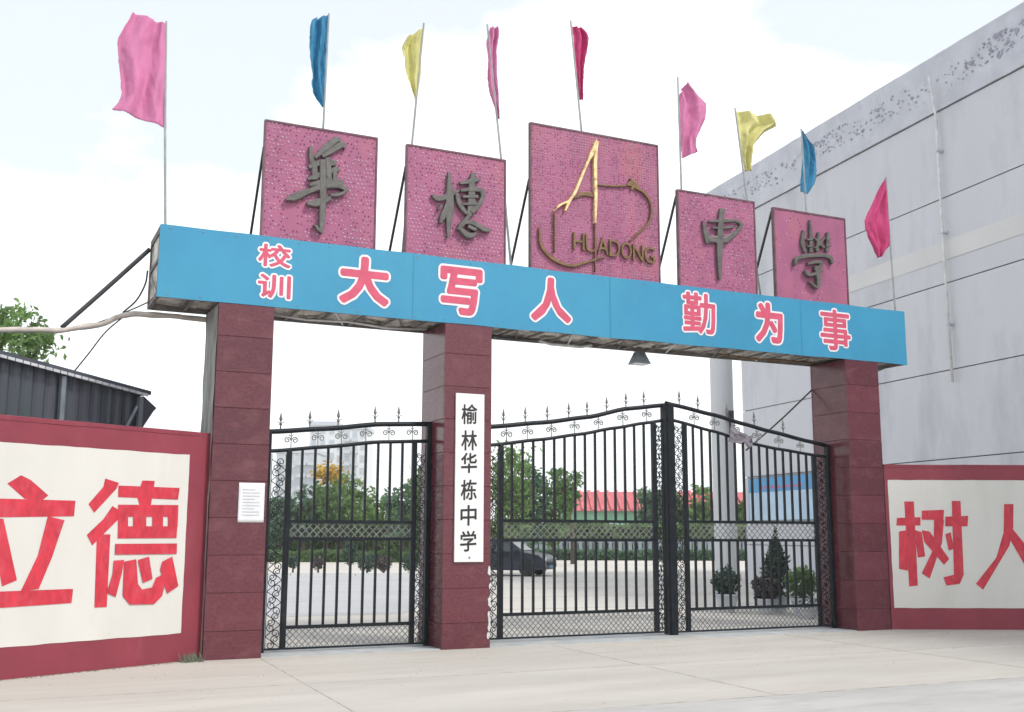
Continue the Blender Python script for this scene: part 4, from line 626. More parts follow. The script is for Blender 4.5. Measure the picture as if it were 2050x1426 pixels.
gate("narrow single-leaf black iron gate between the first two pillars", 0.75, 3.15, [(0.87, 2.90), (1.6, 2.97), (2.4, 3.07), (3.04, 3.10)], [(0.88, 2.64), (1.6, 2.72), (2.4, 2.82), (3.07, 2.855)],
     [(0.75, 0.86, None), (3.085, 3.15, None)], [(0.875, 1.075), (2.94, 3.075)], [1.112, 2.905], 9, (1.705, 1.475), 0.325, 0.085, None,
     [0.98, 1.38, 1.78, 2.31, 2.66], [1.13, 1.5, 1.83, 2.18, 2.52, 2.87], "black iron gates under the beam")
gate("wide left leaf of the black iron double gate beside plaque pillar", 3.93, 7.135, [(4.1, 3.11), (4.95, 3.21), (5.73, 3.33), (6.45, 3.50), (7.15, 3.59)], [(4.1, 2.84), (4.9, 2.95), (5.59, 3.06), (6.19, 3.18), (6.79, 3.29), (7.15, 3.35)],
     [(3.93, 4.02, None), (7.08, 7.13, None)], [(4.04, 4.215), (6.965, 7.07)], [4.262, 6.915], 14, (1.742, 1.462), 0.40, 0.10, None,
     [4.3, 4.66, 5.03, 5.40, 5.72, 6.07, 6.42, 6.75], [4.35, 4.7, 5.1, 5.5, 5.92, 6.36, 6.8], "black iron gates under the beam")
gate("right leaf of the black iron double gate sloping down beside right pillar", 7.155, 10.455, [(7.32, 3.60), (8.09, 3.48), (8.68, 3.36), (9.21, 3.26), (10.07, 3.12)], [(7.31, 3.35), (8.08, 3.21), (8.82, 3.04), (9.42, 2.965), (10.18, 2.89)],
     [(7.162, 7.286, 3.62), (10.395, 10.45, None)], [(7.31, 7.46), (10.17, 10.385)], [7.505, 10.13], 15, (1.75, 1.46), 0.395, 0.09, None,
     [7.42, 7.78, 8.35, 8.9, 9.5], [7.7, 8.1, 8.5, 8.95, 9.4, 9.85], "black iron gates under the beam")

# rag tied over the right leaf
t = thing("rag", "grey rag draped over the top rails of the gate's right leaf", "rag", (8.58, GY - 0.05, 3.10))
def frg(u, v):
    x = -0.20 + 0.42 * u - 0.06 * v * (1 - u); zz = 0.20 - 0.05 * u - v * (0.26 + 0.10 * noise.noise(Vector((u * 4, 0, 2)))) - (0.13 * u if v < 0.3 else 0)
    return (x, 0.03 * noise.noise(Vector((u * 6, v * 5, 3))) - 0.015, zz)
MB().grid(frg, 16, 12).build("cloth", MT["cloth_grey"], t, smooth=True, thick=0.004)

# weeds and grit where the left wall meets the pillar
wd = MB(); rw = random.Random(3)
for i in range(90):
    bx = -0.16 + rw.gauss(0, 0.07); by = -0.10 + rw.gauss(0, 0.035) - 0.02; h = rw.uniform(0.03, 0.13); a = rw.uniform(0, 6.3); l = rw.uniform(0.01, 0.05)
    tip = (bx + l * math.cos(a), by + l * math.sin(a), h); w_ = 0.006
    wd.add([(bx - w_, by, 0.003), (bx + w_, by, 0.003), ((bx + tip[0]) / 2 + w_, (by + tip[1]) / 2, h * 0.7), tip], [(0, 1, 2), (0, 2, 3)])
o = wd.build("weed_tuft", MT["weed"]); tag(o, "tuft of grey green weeds at the foot of the left wall by the pillar", "weeds")
gr = MB()
for i in range(260):
    u = rw.uniform(-0.6, 2.45); d = abs(rw.gauss(0, 0.05)) + 0.01; c_ = math.cos(R(26.28)); s_ = math.sin(R(26.28))
    px = -2.262 + u * c_ + d * s_; py = -0.999 + u * s_ - d * c_; r_ = rw.uniform(0.004, 0.014)
    vs = [(px + r_ * math.cos(k * 2.09 + i), py + r_ * math.sin(k * 2.09 + i), 0.004) for k in range(3)] + [(px, py, 0.004 + r_)]
    gr.add(vs, [(0, 1, 3), (1, 2, 3), (2, 0, 3)])
o = gr.build("grit", MT["weed"]); o["kind"] = "stuff"

# ------------------------------------------------------------------ floodlight under the beam
t = thing("floodlight", "grey floodlight hanging under the beam above the double gate", "floodlight", (6.68, 0.5, 4.5)); t.scale = (0.68, 0.68, 0.80)
MB().box(-0.05, -0.05, -0.02, 0.05, 0.05, 0.0).tube([(0, 0, -0.02), (0, 0, -0.085)], 0.02, 8).build("mount", MT["steel"], t)
m = MB(); m.tube([(-0.13, 0, -0.20), (-0.13, 0, -0.10), (0.13, 0, -0.10), (0.13, 0, -0.20)], 0.011, 4); m.build("bracket", MT["steel"], t)
m = MB(); hd = [(0.10, 0.09, -0.11), (0.125, 0.11, -0.17), (0.17, 0.15, -0.27), (0.205, 0.17, -0.335), (0.205, 0.17, -0.35)]
for a, b, zz in hd: m.v += [(-a, -b, zz), (a, -b, zz), (a, b, zz), (-a, b, zz)]
for i in range(len(hd) - 1):
    for k in range(4): m.f.append((i * 4 + k, (i + 1) * 4 + k, (i + 1) * 4 + (k + 1) % 4, i * 4 + (k + 1) % 4))
m.f.append((0, 1, 2, 3)); m.build("lamp_housing", MT["galv"], t)
MB().box(-0.19, -0.155, -0.347, 0.19, 0.155, -0.342).build("lens", MT["lampglass"], t)
m = MB()
for k in range(5): m.box(-0.09, -0.118 - 0.004 * k, -0.135 - 0.022 * k, 0.09, -0.085, -0.129 - 0.022 * k)
m.build("cooling_fins", MT["steel"], t)

# ------------------------------------------------------------------ cables and stays at the left end and by the right pillar
def cable(name, label, pts, r, m, n=6, cat="cable", twist=0.0):
    # smooth the polyline
    P = [Vector(p) for p in pts]; P = [2 * P[0] - P[1]] + P + [2 * P[-1] - P[-2]]; q = []
    for i in range(1, len(P) - 2):
        for k in range(6):
            f = k / 6; a, b, c_, d = P[i - 1:i + 3]
            q.append(0.5 * ((2 * b) + (-a + c_) * f + (2 * a - 5 * b + 4 * c_ - d) * f * f + (-a + 3 * b - 3 * c_ + d) * f ** 3))
    q.append(P[-2])
    if twist: q = [p + Vector((0, 0, twist * noise.noise(p * 4))) for p in q]
    rs = [r * (1 + (0.25 * noise.noise(p * 6) if twist else 0)) for p in q]
    return tag(MB().tube(q, rs, n).build(name, m, None, smooth=True), label, cat)
cable("stay_pole", "dark straight stay pole running down from beam's left end", [(-0.79, 0.9, 5.33), (-1.3, 0.92, 4.75), (-1.82, 0.94, 4.17)], 0.030, MT["cable"], 8, "stay pole")
cable("taped_cable", "thick pale taped cable sagging in from the left to the first pillar", [(-9.0, 1.3, 4.0), (-5.5, 1.05, 3.84), (-4.16, 0.95, 3.93), (-2.54, 0.9, 4.08), (-1.79, 0.9, 4.14), (-1.36, 0.9, 4.26), (-1.02, 0.9, 4.42), (-0.5, 0.9, 4.44), (0.2, 0.9, 4.435)], 0.036, MT["cable_pale"], 8, "cable", 0.03)
cable("wire", "thin black wire looping from the beam end to the taped cable", [(-0.80, 0.93, 5.04), (-0.82, 0.94, 4.85), (-0.92, 0.94, 4.62), (-1.08, 0.94, 4.44)], 0.013, MT["cable"])
cable("wire", "thin black wire hanging from the taped cable to the shed roof", [(-1.05, 0.9, 4.40), (-1.28, 0.95, 4.16), (-1.46, 1.05, 3.88), (-1.62, 1.18, 3.64)], 0.010, MT["cable"])
cable("wire", "curved black wire below the taped cable at beam end", [(-0.78, 0.92, 4.60), (-0.95, 0.93, 4.50), (-1.25, 0.94, 4.34), (-1.5, 0.94, 4.22)], 0.010, MT["cable"])
cable("stay_pole", "thin dark stay rod slanting down behind the right gate leaf", [(10.46, 0.86, 4.07), (9.75, 0.88, 3.50), (9.02, 0.9, 2.96)], 0.014, MT["cable"], 6, "stay pole")

# ------------------------------------------------------------------ shed behind the left wall
SA = R(26.28)
shed = thing("shed", "dark corrugated lean-to shed with sloping roof behind the left wall", "shed", (-2.926, 0.346, 0), SA)
def top_z(u): return 3.715 - (u - 0.46) * (3.715 - 3.44) / (2.508 - 0.46)
def fw_(u, v):
    x = -3.0 + 5.5 * u; zz = 0.0 + (top_z(x) - 0.02) * v
    return (x, 0.10 + 0.022 * (1 if int(u * 138) % 4 < 2 else 0), zz)
MB().grid(fw_, 138, 2).build("corrugated_wall", MT["shed"], shed)
m = MB(); m.prism([(-3.1, 0, top_z(-3.1)), (2.60, 0, top_z(2.60)), (2.60, 0, top_z(2.60) + 0.05), (-3.1, 0, top_z(-3.1) + 0.05)], (0, 2.6, 0)); m.build("roof_sheet", MT["shed"], shed)
m = MB(); n = 56
for k in range(n):
    xa = -3.05 + 5.6 * k / n; xb = xa + 5.6 / n * 0.86
    m.prism([(xa, -0.03, top_z(xa) - 0.040), (xb, -0.03, top_z(xb) - 0.040), (xb, -0.03, top_z(xb) - 0.004), (xa, -0.03, top_z(xa) - 0.004)], (0, 0.024, 0))
m.build("roof_edge", MT["shed_edge"], shed)
m = MB(); m.prism([(2.50, 0.02, 3.40), (2.71, 0.02, 3.255), (2.66, 0.02, 3.20), (2.50, 0.02, 2.95)], (0, 0.5, 0)); m.build("side_flap", MT["shed"], shed)
for xs in (1.32, 2.46):
    MB().box(xs - 0.025, 0.01, 0, xs + 0.035, 0.075, top_z(xs) - 0.06).build("post", MT["galv"], shed)
MB().tube([(2.20, 0.04, 2.80), (2.42, 0.04, 3.25)], 0.025, 6).build("brace", MT["galv"], shed)
MB().box(-3, 2.3, 0, 2.5, 2.36, 3.2).build("back_wall", MT["shed"], shed)

# ------------------------------------------------------------------ trees
def tree(name, label, cat, x, y, h, rw_, rh, cz, m_leaf, seed, nclump=110, per=46, leaf=0.10, trunk=0.09, group=None, lean=(0, 0), hollow=0.25):
    rr = random.Random(seed); t = thing(name, label, cat, (x, y, 0), rr.uniform(0, 6), group)
    tm = MB(); top = Vector((lean[0], lean[1], cz + rh * 0.3))
    pts = [Vector((0, 0, -0.05)), Vector((0.03, 0.02, cz * 0.35)), Vector((lean[0] * 0.5, lean[1] * 0.5, cz * 0.75)), top]
    tm.tube(pts, [trunk * 1.35, trunk, trunk * 0.75, trunk * 0.25], 8)
    cl = []
    for i in range(nclump):
        while True:
            p = Vector((rr.uniform(-1, 1), rr.uniform(-1, 1), rr.uniform(-1, 1)))
            if hollow < p.length < 1: break
        k = 1 + 0.28 * noise.noise(p * 1.8 + Vector((seed, 0, 0)))
        cl.append(Vector((p.x * rw_ * k + lean[0], p.y * rw_ * k + lean[1], cz + p.z * rh * k)))
    for c_ in cl[:26]:
        s = pts[2].lerp(top, rr.uniform(-0.6, 0.9)); mid = s.lerp(c_, 0.55) + Vector((0, 0, -0.06 * rh))
        tm.tube([s, mid, c_], [trunk * 0.38, trunk * 0.22, trunk * 0.08], 5)
    tm.build("trunk", MT["bark"], t, smooth=True)
    lm = MB(); cs = 0.30 * (rw_ + rh) / 2
    for c_ in cl:
        sz = cs * rr.uniform(0.55, 1.1)
        for j in range(per):
            p = c_ + Vector((rr.gauss(0, 0.5), rr.gauss(0, 0.5), rr.gauss(0, 0.42))) * sz
            if p.z < 0.1: continue
            a = Vector((rr.gauss(0, 1), rr.gauss(0, 1), rr.gauss(0, 0.7))).normalized(); b = a.orthogonal().normalized()
            b = (Matrix.Rotation(rr.uniform(0, 6.3), 3, a) @ b); c2 = a.cross(b); l = leaf * rr.uniform(0.6, 1.25)
            lm.add([p - b * l, p + c2 * l * 0.42, p + b * l, p - c2 * l * 0.42], [(0, 1, 2, 3)])
    lm.build("crown", MT[m_leaf], t)
    return t
tree("tree", "bushy green tree rising behind the dark shed", "tree", -2.62, 10.6, 6.1, 1.05, 0.72, 5.50, "leaf_fresh", 11, 90, 32, 0.085, 0.09)
tree("tree", "loose grey green tree behind the narrow gate's left edge", "tree", 12.5, 48.3, 3.6, 1.1, 1.3, 2.3, "leaf_blue", 21, 60, 18, 0.20, 0.10, "trees across the yard")
tree("tree", "rounded green tree left of the yellow-topped tree", "tree", 13.7, 47.8, 4.0, 1.1, 1.5, 2.4, "leaf_blue", 22, 60, 18, 0.20, 0.10, "trees across the yard")
ty = tree("tree", "green tree with a yellow blooming top behind the narrow gate", "tree", 14.9, 47.3, 4.6, 1.1, 1.7, 2.8, "leaf", 23, 70, 18, 0.20, 0.10, "trees across the yard")
rr = random.Random(5); ym = MB()
for i in range(420):
    p = Vector((rr.gauss(0, 0.38), rr.gauss(0, 0.38), 4.95 + rr.gauss(0, 0.26))); a = Vector((rr.gauss(0, 1), rr.gauss(0, 1), rr.gauss(0, 1))).normalized(); b = a.orthogonal().normalized(); c2 = a.cross(b); l = 0.15
    ym.add([p - b * l, p + c2 * l * 0.5, p + b * l, p - c2 * l * 0.5], [(0, 1, 2, 3)])
ym.build("blossom", MT["leaf_yellow"], ty)
tree("tree", "tallest fresh green tree in the middle behind the narrow gate", "tree", 16.2, 48.6, 5.2, 1.25, 1.9, 3.2, "leaf_fresh", 24, 80, 18, 0.20, 0.11, "trees across the yard")
tree("tree", "low fresh green tree under the apartment block", "tree", 16.9, 46.4, 3.9, 1.1, 1.5, 2.5, "leaf_fresh", 25, 60, 18, 0.20, 0.10, "trees across the yard")
tree("tree", "small yellow green tree at the gap of sky behind narrow gate", "tree", 17.9, 46.2, 3.4, 1.0, 1.3, 2.2, "leaf_fresh", 26, 60, 18, 0.19, 0.10, "trees across the yard")
tree("tree", "dark spreading tree right of the sky gap", "tree", 18.25, 43.6, 4.3, 1.1, 1.5, 2.7, "leaf_blue", 27, 60, 18, 0.20, 0.10, "trees across the yard")
tree("tree", "tall dark tree beside the plaque pillar seen through the narrow gate", "tree", 19.2, 43.0, 5.2, 1.0, 1.9, 3.2, "leaf", 28, 70, 18, 0.20, 0.11, "trees across the yard")
tree("tree", "tall dense green tree right of the plaque pillar", "tree", 21.4, 36.5, 6.3, 1.05, 2.5, 3.7, "leaf_fresh", 31, 120, 18, 0.16, 0.13, "trees across the yard")
tree("tree", "dense mid green tree behind the parked car", "tree", 22.9, 37.2, 5.6, 0.9, 2.1, 3.2, "leaf_blue", 32, 90, 18, 0.16, 0.12, "trees across the yard")
tree("tree", "low bushy green tree between the two taller ones", "tree", 24.1, 36.9, 4.0, 0.85, 1.5, 2.4, "leaf", 34, 70, 18, 0.16, 0.10, "trees across the yard")
tree("tree", "open-crowned green tree leaning right near the red roof", "tree", 25.3, 37.0, 5.2, 1.05, 1.2, 3.95, "leaf", 33, 60, 18, 0.16, 0.11, "trees across the yard", (0.5, -0.25))
tree("tree", "small tree at the right end of the red roof, left of the centre post", "tree", 41.6, 54.6, 5.0, 1.1, 1.9, 3.2, "leaf_blue", 41, 60, 18, 0.26, 0.12, "trees across the yard")
tree("tree", "small pale tree just right of the centre post", "tree", 43.9, 55.5, 4.9, 1.0, 1.8, 3.0, "leaf", 42, 60, 18, 0.26, 0.12, "trees across the yard")
tree("tree", "fresh green tree left of the round grey column", "tree", 45.4, 53.4, 5.1, 1.3, 2.0, 3.0, "leaf_fresh", 43, 70, 18, 0.26, 0.12, "trees across the yard")
tree("tree", "small green tree in the gap right of the round grey column", "tree", 47.6, 51.6, 4.2, 1.1, 1.5, 2.5, "leaf", 44, 60, 18, 0.26, 0.12, "trees across the yard")

def hedge(label, ax, ay, bx, by, h, d, m_leaf, seed, n, leaf):
    rr = random.Random(seed); t = thing("hedge", label, "hedge", (ax, ay, 0)); lm = MB(); A = Vector((bx - ax, by - ay, 0)); N = Vector((-A.y, A.x, 0)).normalized()
    for i in range(n):
        f = rr.random(); top = h * (0.86 + 0.2 * noise.noise(Vector((f * A.length * 0.5, seed, 0)))); s = rr.random()
        if s < 0.5: p = A * f + N * (-d / 2 + rr.gauss(0, 0.06)) + Vector((0, 0, rr.uniform(0, top)))
        elif s < 0.85: p = A * f + N * rr.uniform(-d / 2, d / 2) + Vector((0, 0, top + rr.gauss(0, 0.04)))
        else: p = A * f + N * rr.uniform(-d / 2, d / 2) + Vector((0, 0, rr.uniform(0, top)))
        a = Vector((rr.gauss(0, 1), rr.gauss(0, 1), rr.gauss(0, 1))).normalized(); b = a.orthogonal().normalized(); c2 = a.cross(b); l = leaf * rr.uniform(0.6, 1.3)
        lm.add([p - b * l, p + c2 * l * 0.5, p + b * l, p - c2 * l * 0.5], [(0, 1, 2, 3)])
    lm.build("foliage", MT[m_leaf], t)
    MB().obox(A / 2 + Vector((0, 0, h * 0.4)), A / 2, N * d * 0.32, (0, 0, h * 0.4)).build("stems", MT["bark"], t)
hedge("clipped low green hedge across the yard behind the double gate", 24.0, 47.3, 48.0, 36.1, 0.62, 0.9, "leaf_blue", 51, 9000, 0.13)
hedge("grey green hedge behind the round bushes at the narrow gate", 8.0, 48.0, 22.0, 41.6, 0.60, 1.0, "leaf", 52, 7000, 0.13)

hedge("tall loose green planting band in front of the red-roofed hall", 25.2, 53.5, 47.5, 43.2, 2.5, 1.6, "leaf_fresh", 53, 9000, 0.20)
hedge("loose light green planting band under the trees behind narrow gate", 8.0, 54.0, 21.5, 48.2, 2.2, 1.4, "leaf_fresh", 54, 6000, 0.20)

# fences and walls at the far side
def slat_fence(label, ax, ay, bx, by, h, m, n):
    A = Vector((bx - ax, by - ay, 0)); l = A.length; rz = math.atan2(A.y, A.x); t = thing("slat_fence", label, "fence", (ax, ay, 0), rz)
    post = MB().box(-0.05, 0.03, 0, 0.05, 0.13, h + 0.08).mesh("post", m); sw = l / n
    slat = MB().box(-sw * 0.36, -0.015, 0.1, sw * 0.36, 0.015, h).mesh("slat", m)
    for k in range(n): share("slat", slat, t, ((k + 0.5) * sw, 0, 0))
    for k in range(int(l / 2.5) + 1): share("post", post, t, (k * 2.5, 0, 0))
    for zz in (0.3, h - 0.2): MB().box(0, 0.0155, zz, l, 0.0295, zz + 0.07).build("rail", m, t)
slat_fence("blue grey slatted fence behind the low hedge and car", 24.5, 51.5, 50.5, 39.4, 1.2, MT["fence_grey"], 90)
t = thing("yard_wall", "pale grey boundary wall behind trees seen through narrow gate", "wall", (6.0, 55.5, 0), math.atan2(-7.5, 18.0))
MB().box(0, 0, 0, 19.5, 0.25, 1.55).build("wall_body", MT["plaster"], t); MB().box(-0.05, -0.06, 1.552, 19.55, 0.31, 1.65).build("coping", MT["apt_b"], t)

# hall with red roof beyond the trees
t = thing("hall", "long low green walled hall with a red ribbed roof beyond trees", "hall", (40.5, 66.5, 0), math.atan2(-7.1, 15.2))
HL = 20.0
MB().box(0, 0, 0, HL, 9, 3.5).build("wall", MT["green_wall"], t)
m = MB(); m.prism([(-0.3, -0.4, 3.45), (-0.3, 4.5, 5.2), (-0.3, 9.4, 3.45)], (HL + 0.6, 0, 0)); rf = m.build("roof", MT["red_roof"], t)
m = MB(); k = 0.0
while k < HL:
    a = Vector((k, -0.4, 3.47)); b = Vector((k, 4.5, 5.22)); d = (b - a) / 2; m.obox((a + b) / 2 + Vector((0, 0, 0.06)), (0.13, 0, 0), d, (0, 0, 0.07)); k += 0.8
m.build("roof_rib", MT["red_roof"], rf, stuff=True)
for k in range(9):
    wn = MB().box(1.0 + k * 2.1, -0.05, 1.1, 2.1 + k * 2.1, -0.003, 2.5).build("window", MT["plaster"], t)
    MB().box(1.08 + k * 2.1, -0.056, 1.18, 2.02 + k * 2.1, -0.051, 2.42).build("pane", MT["glass"], wn)

# ------------------------------------------------------------------ apartment blocks far behind
def block(label, x, y, rz, wd_, dp, fl, fh, cols, m, extra=None, skip=()):
    t = thing("apartment_block", label, "apartment block", (x, y, 0), rz, "pale apartment blocks beyond the trees")
    H = fl * fh; MB().box(-wd_ / 2, 0, 0, wd_ / 2, dp, H).build("wall", m, t)
    MB().box(-wd_ / 2 - 0.3, -0.3, H + 0.002, wd_ / 2 + 0.3, dp + 0.3, H + 0.9).build("roof_parapet", MT["apt_b"], t)
    cw = wd_ / cols
    wm = MB().box(-cw * 0.30, -0.12, 0, cw * 0.30, -0.003, 1.7).mesh("window", MT["plaster"]); pm = MB().box(-cw * 0.25, -0.16, 0.15, cw * 0.25, -0.121, 1.55).mesh("pane", MT["glass_far"])
    bmesh_ = MB().box(-cw * 0.42, -1.1, -0.9, cw * 0.42, -0.004, -0.1).mesh("balcony", MT["apt_b"])
    for f in range(2, fl):
        for c_ in range(cols):
            px = -wd_ / 2 + (c_ + 0.5) * cw
            wn = share("window", wm, t, (px, 0, f * fh + 0.9)); share("pane", pm, wn)
            if extra and c_ in extra: share("balcony", bmesh_, t, (px, 0, f * fh + 0.9))
    return t
bz = -0.44
block("tallest pale apartment tower behind the yellow-topped tree", 69.0, 243.6, bz, 6.6, 12, 9, 3.05, 3, MT["apt"])
b = block("broad pale apartment block with balconies right of the tallest tower", 75.5, 241.6, bz, 7.6, 12, 9, 2.95, 4, MT["apt"], (1, 2))
block("lower grey apartment block with dark balconies behind narrow gate's left stile", 61.0, 236.5, bz, 9.6, 12, 7, 2.85, 4, MT["apt_b"], (0, 2, 3))

# ------------------------------------------------------------------ big grey clad building on the right
BA = math.atan2(-0.1201, 0.9928)       # local +x runs from the far corner towards the camera's right, local +y outwards
bd = Vector((-0.1201, -0.9928, 0)); bn = Vector((-0.9928, 0.1201, 0))
bld = thing("clad_building", "large pale grey metal clad building with white band and round corner column", "building", (19.574, 14.727, 0))
Mx = Matrix((bd, bn, Vector((0, 0, 1)))).transposed()
bld.rotation_euler = Mx.to_euler() if Mx.determinant() > 0 else (0, 0, 0)
FL = Mx.determinant() < 0
if FL: bld.rotation_euler = (0, 0, math.atan2(bd.y, bd.x))
sg = -1 if FL else 1                    # outward is local  sg * y
def bb(m, x0, x1, y0, y1, z0, z1):
    a, b = sorted((sg * y0, sg * y1)); return m.box(x0, a, z0, x1, b, z1)
BL = 30.0
bb(MB(), 0.0, BL, -14, -0.06, 0, 13.2).build("body", MT["clad_lip"], bld)
seams = [0.0, 1.23, 3.38, 5.53, 7.68, 8.27, 8.73, 9.83, 12.08]
for a, b in zip(seams, seams[1:]):
    light = abs(a - 8.27) < 0.01
    m = MB(); gap = 0.013
    if not light:
        # sheet with very slightly bowed face and folded lips
        def fc(u, v, a=a, b=b):
            x = -0.04 + (BL + 0.04) * u; zz = a + gap + (b - a - 2 * gap) * v
            return (x, sg * (0.006 * noise.noise(Vector((x * 0.5, zz * 0.8, a)))), zz)
        m.grid(fc, 60, 6)
        bb(m, -0.06, -0.041, -0.06, -0.002, a + gap, b - gap)
        m.build("cladding_panel", MT["clad"], bld, smooth=False)
    else:
        m.grid(lambda u, v: (-0.05 + (BL + 0.05) * u, sg * 0.010, a - 0.012 + (b - a + 0.024) * v), 40, 2)
        m.build("white_band", MT["clad_light"], bld)
# far end wall
bb(MB(), -0.03, -0.004, -14, -0.065, 0, 12.2).build("end_wall", MT["clad"], bld)
# parapet of sheet metal, its roof edge running out over the corner column
def fpz(u, v):
    x = -2.75 + (BL + 2.75) * u; zz = 12.10 + 1.40 * v
    return (x, sg * (0.05 + 0.012 * noise.noise(Vector((x * 0.8, zz, 2))) + 0.10 * v), zz + (0.02 * noise.noise(Vector((x * 1.5, 0, v)))))
MB().grid(fpz, 160, 5).build("parapet", MT["roof_metal"], bld)
m = MB(); bb(m, -2.76, BL, -3.0, 0.05, 12.10, 12.14); bb(m, -2.76, BL, -14, 0.145, 13.44, 13.50); bb(m, -2.76, -2.73, -3.0, 0.045, 12.15, 13.43); m.build("roof_edge", MT["roof_metal"], bld)
rr = random.Random(17); m = MB()
for i in range(1500):
    x = rr.uniform(-2.5, 26); k = noise.noise(Vector((x * 0.45, 3, 1)))
    if rr.random() > 0.55 + 0.9 * k: continue
    zc_ = 13.05 - 0.55 * rr.random() ** 1.4 + 0.22 * k
    s = rr.uniform(0.012, 0.045) * (2.0 if rr.random() < 0.08 else 1); n = rr.randint(4, 7); o_ = rr.uniform(0, 6)
    y = sg * (0.05 + 0.10 * (zc_ - 12.10) / 1.4 + 0.018)
    poly = [(x + s * rr.uniform(0.5, 1.6) * math.cos(o_ + q * 6.283 / n), y, zc_ + s * rr.uniform(0.4, 1.1) * math.sin(o_ + q * 6.283 / n)) for q in range(n)]
    m.prism(poly, (0, -sg * 0.004, 0))
m.build("peeled_patches", MT["flake"], bld, stuff=True)
# downpipe with brackets
dx = 9.95
m = MB(); m.tube([(dx + 0.05, sg * 0.30, 12.95), (dx + 0.03, sg * 0.22, 12.5), (dx, sg * 0.12, 11.9), (dx - 0.02, sg * 0.12, 9.0), (dx - 0.01, sg * 0.11, 5.2)], 0.034, 8); dpp = m.build("downpipe", MT["pipe"], bld, smooth=True)
for zz in (11.0, 8.9, 6.6): bb(MB(), dx - 0.07, dx + 0.05, 0.005, 0.165, zz, zz + 0.05).build("bracket", MT["roof_metal"], dpp)
# round column carrying the roof corner
cxy = Vector((19.70, 16.30, 0)) - Vector((19.574, 14.727, 0)); lx = cxy.dot(bd) - 0.62; ly = -0.45
m = MB(); m.lathe((lx, sg * ly, 0), [(0.48, 0.0), (0.48, 0.25), (0.39, 0.30), (0.39, 12.10)], 24); m.build("corner_column", MT["plaster"], bld, smooth=False)
for p in bld.children[-1].data.polygons: p.use_smooth = len(p.vertices) == 4
m = MB(); bb(m, lx + 0.42, lx + 0.62, ly - 0.1, ly + 0.1, 5.4, 5.75); m.tube([(lx + 0.5, sg * ly, 5.4), (lx + 0.52, sg * ly, 4.9)], 0.05, 6); m.build("loudspeaker", MT["cable"], bld)
# notice board on the wall
t = thing("notice_board", "blue and white notice board on the grey building's wall behind right gate leaf", "notice board", tuple(Vector((19.574, 14.727, 0)) + bd * 0.28 + bn * 0.03 + Vector((0, 0, 1.95))), bld.rotation_euler.z)
bb(MB(), 0, 3.75, 0, 0.05, 0, 1.40).build("frame", MT["galv"], t)
bb(MB(), 0.05, 3.70, 0.051, 0.06, 0.92, 1.35).build("blue_header", MT["board_blue"], t)
bb(MB(), 0.05, 3.70, 0.051, 0.058, 0.05, 0.915).build("pale_sheet", MT["board_pale"], t)
m = MB(); rr = random.Random(2)
for k in range(12):                     # a line of unreadable red strokes
    x = 0.75 + k * 0.2
    for q in range(3): bb(m, x + q * 0.045, x + q * 0.045 + 0.03, 0.0595, 0.062, 0.98 + rr.uniform(0, 0.05), 1.12 - rr.uniform(0, 0.05))
    bb(m, x, x + 0.13, 0.0595, 0.0625, 1.04, 1.065)
m.build("red_print", MT["print_red"], t, stuff=True)

# ------------------------------------------------------------------ clipped round bushes along the kerb
def bush(name, label, x, y, h, r, rz, cz, m_leaf, seed, n, leaf, stem=True, pot=None, shape="ball", group=None, cat="bush"):
    rr = random.Random(seed); t = thing(name, label, cat, (x, y, 0), 0, group); lm = MB()
    for i in range(n):
        d = Vector((rr.gauss(0, 1), rr.gauss(0, 1), rr.gauss(0, 1))).normalized(); k = rr.uniform(0.55, 1.0) * (1 + 0.22 * noise.noise(d * 2.2 + Vector((seed, 0, 0))))
        p = Vector((d.x * r * k, d.y * r * k, cz + d.z * rz * k))
        if shape == "cone":
            p += Vector((rr.gauss(0, 0.05), rr.gauss(0, 0.05), rr.gauss(0, 0.05))); f = (p.z - (cz - rz)) / (2 * rz); p.x *= max(0.08, 1.25 * (1 - f)); p.y *= max(0.08, 1.25 * (1 - f))
        a = (d + Vector((rr.gauss(0, 0.7), rr.gauss(0, 0.7), rr.gauss(0, 0.7)))).normalized(); b = Matrix.Rotation(rr.uniform(0, 6.3), 3, a) @ a.orthogonal().normalized(); c2 = a.cross(b); l = leaf * rr.uniform(0.6, 1.3)
        lm.add([p - b * l, p + c2 * l * 0.4, p + b * l, p - c2 * l * 0.4], [(0, 1, 2, 3)])
    lm.build("foliage", MT[m_leaf], t)
    z0 = pot[2] * 0.8 if pot else -0.02
    sm = MB(); sm.tube([(0, 0, z0), (0.01, 0, cz - rz * 0.3), (0, 0.01, cz + rz * 0.4)], [0.045, 0.035, 0.012], 6)
    for k in range(5):
        a = k * 1.25; sm.tube([(0, 0, cz - rz * 0.5), (r * 0.5 * math.cos(a), r * 0.5 * math.sin(a), cz + rz * (0.3 - 0.1 * k))], [0.022, 0.008], 5)
    sm.build("stem", MT["bark"], t)
    if pot:
        rb, rtop, hp = pot; pm = MB(); pm.lathe((0, 0, 0.005), [(rb, 0), (rb * 1.02, hp * 0.1), (rtop, hp * 0.9), (rtop * 1.1, hp * 0.92), (rtop * 1.1, hp), (rtop * 0.9, hp), (rtop * 0.85, hp * 0.85)], 18); pm.build("pot", MT["pot"], t, smooth=False)
    return t
G = "round bushes along the kerb behind the narrow gate"
bush("round_bush", "small sparse round bush nearest the gate's left stile", 8.40, 28.9, 0.75, 0.24, 0.24, 0.42, "leaf_pot", 61, 500, 0.06, group=G)
bush("round_bush", "small brownish round bush second along the kerb", 9.30, 28.5, 0.75, 0.26, 0.28, 0.42, "leaf_bronze", 62, 500, 0.06, group=G)
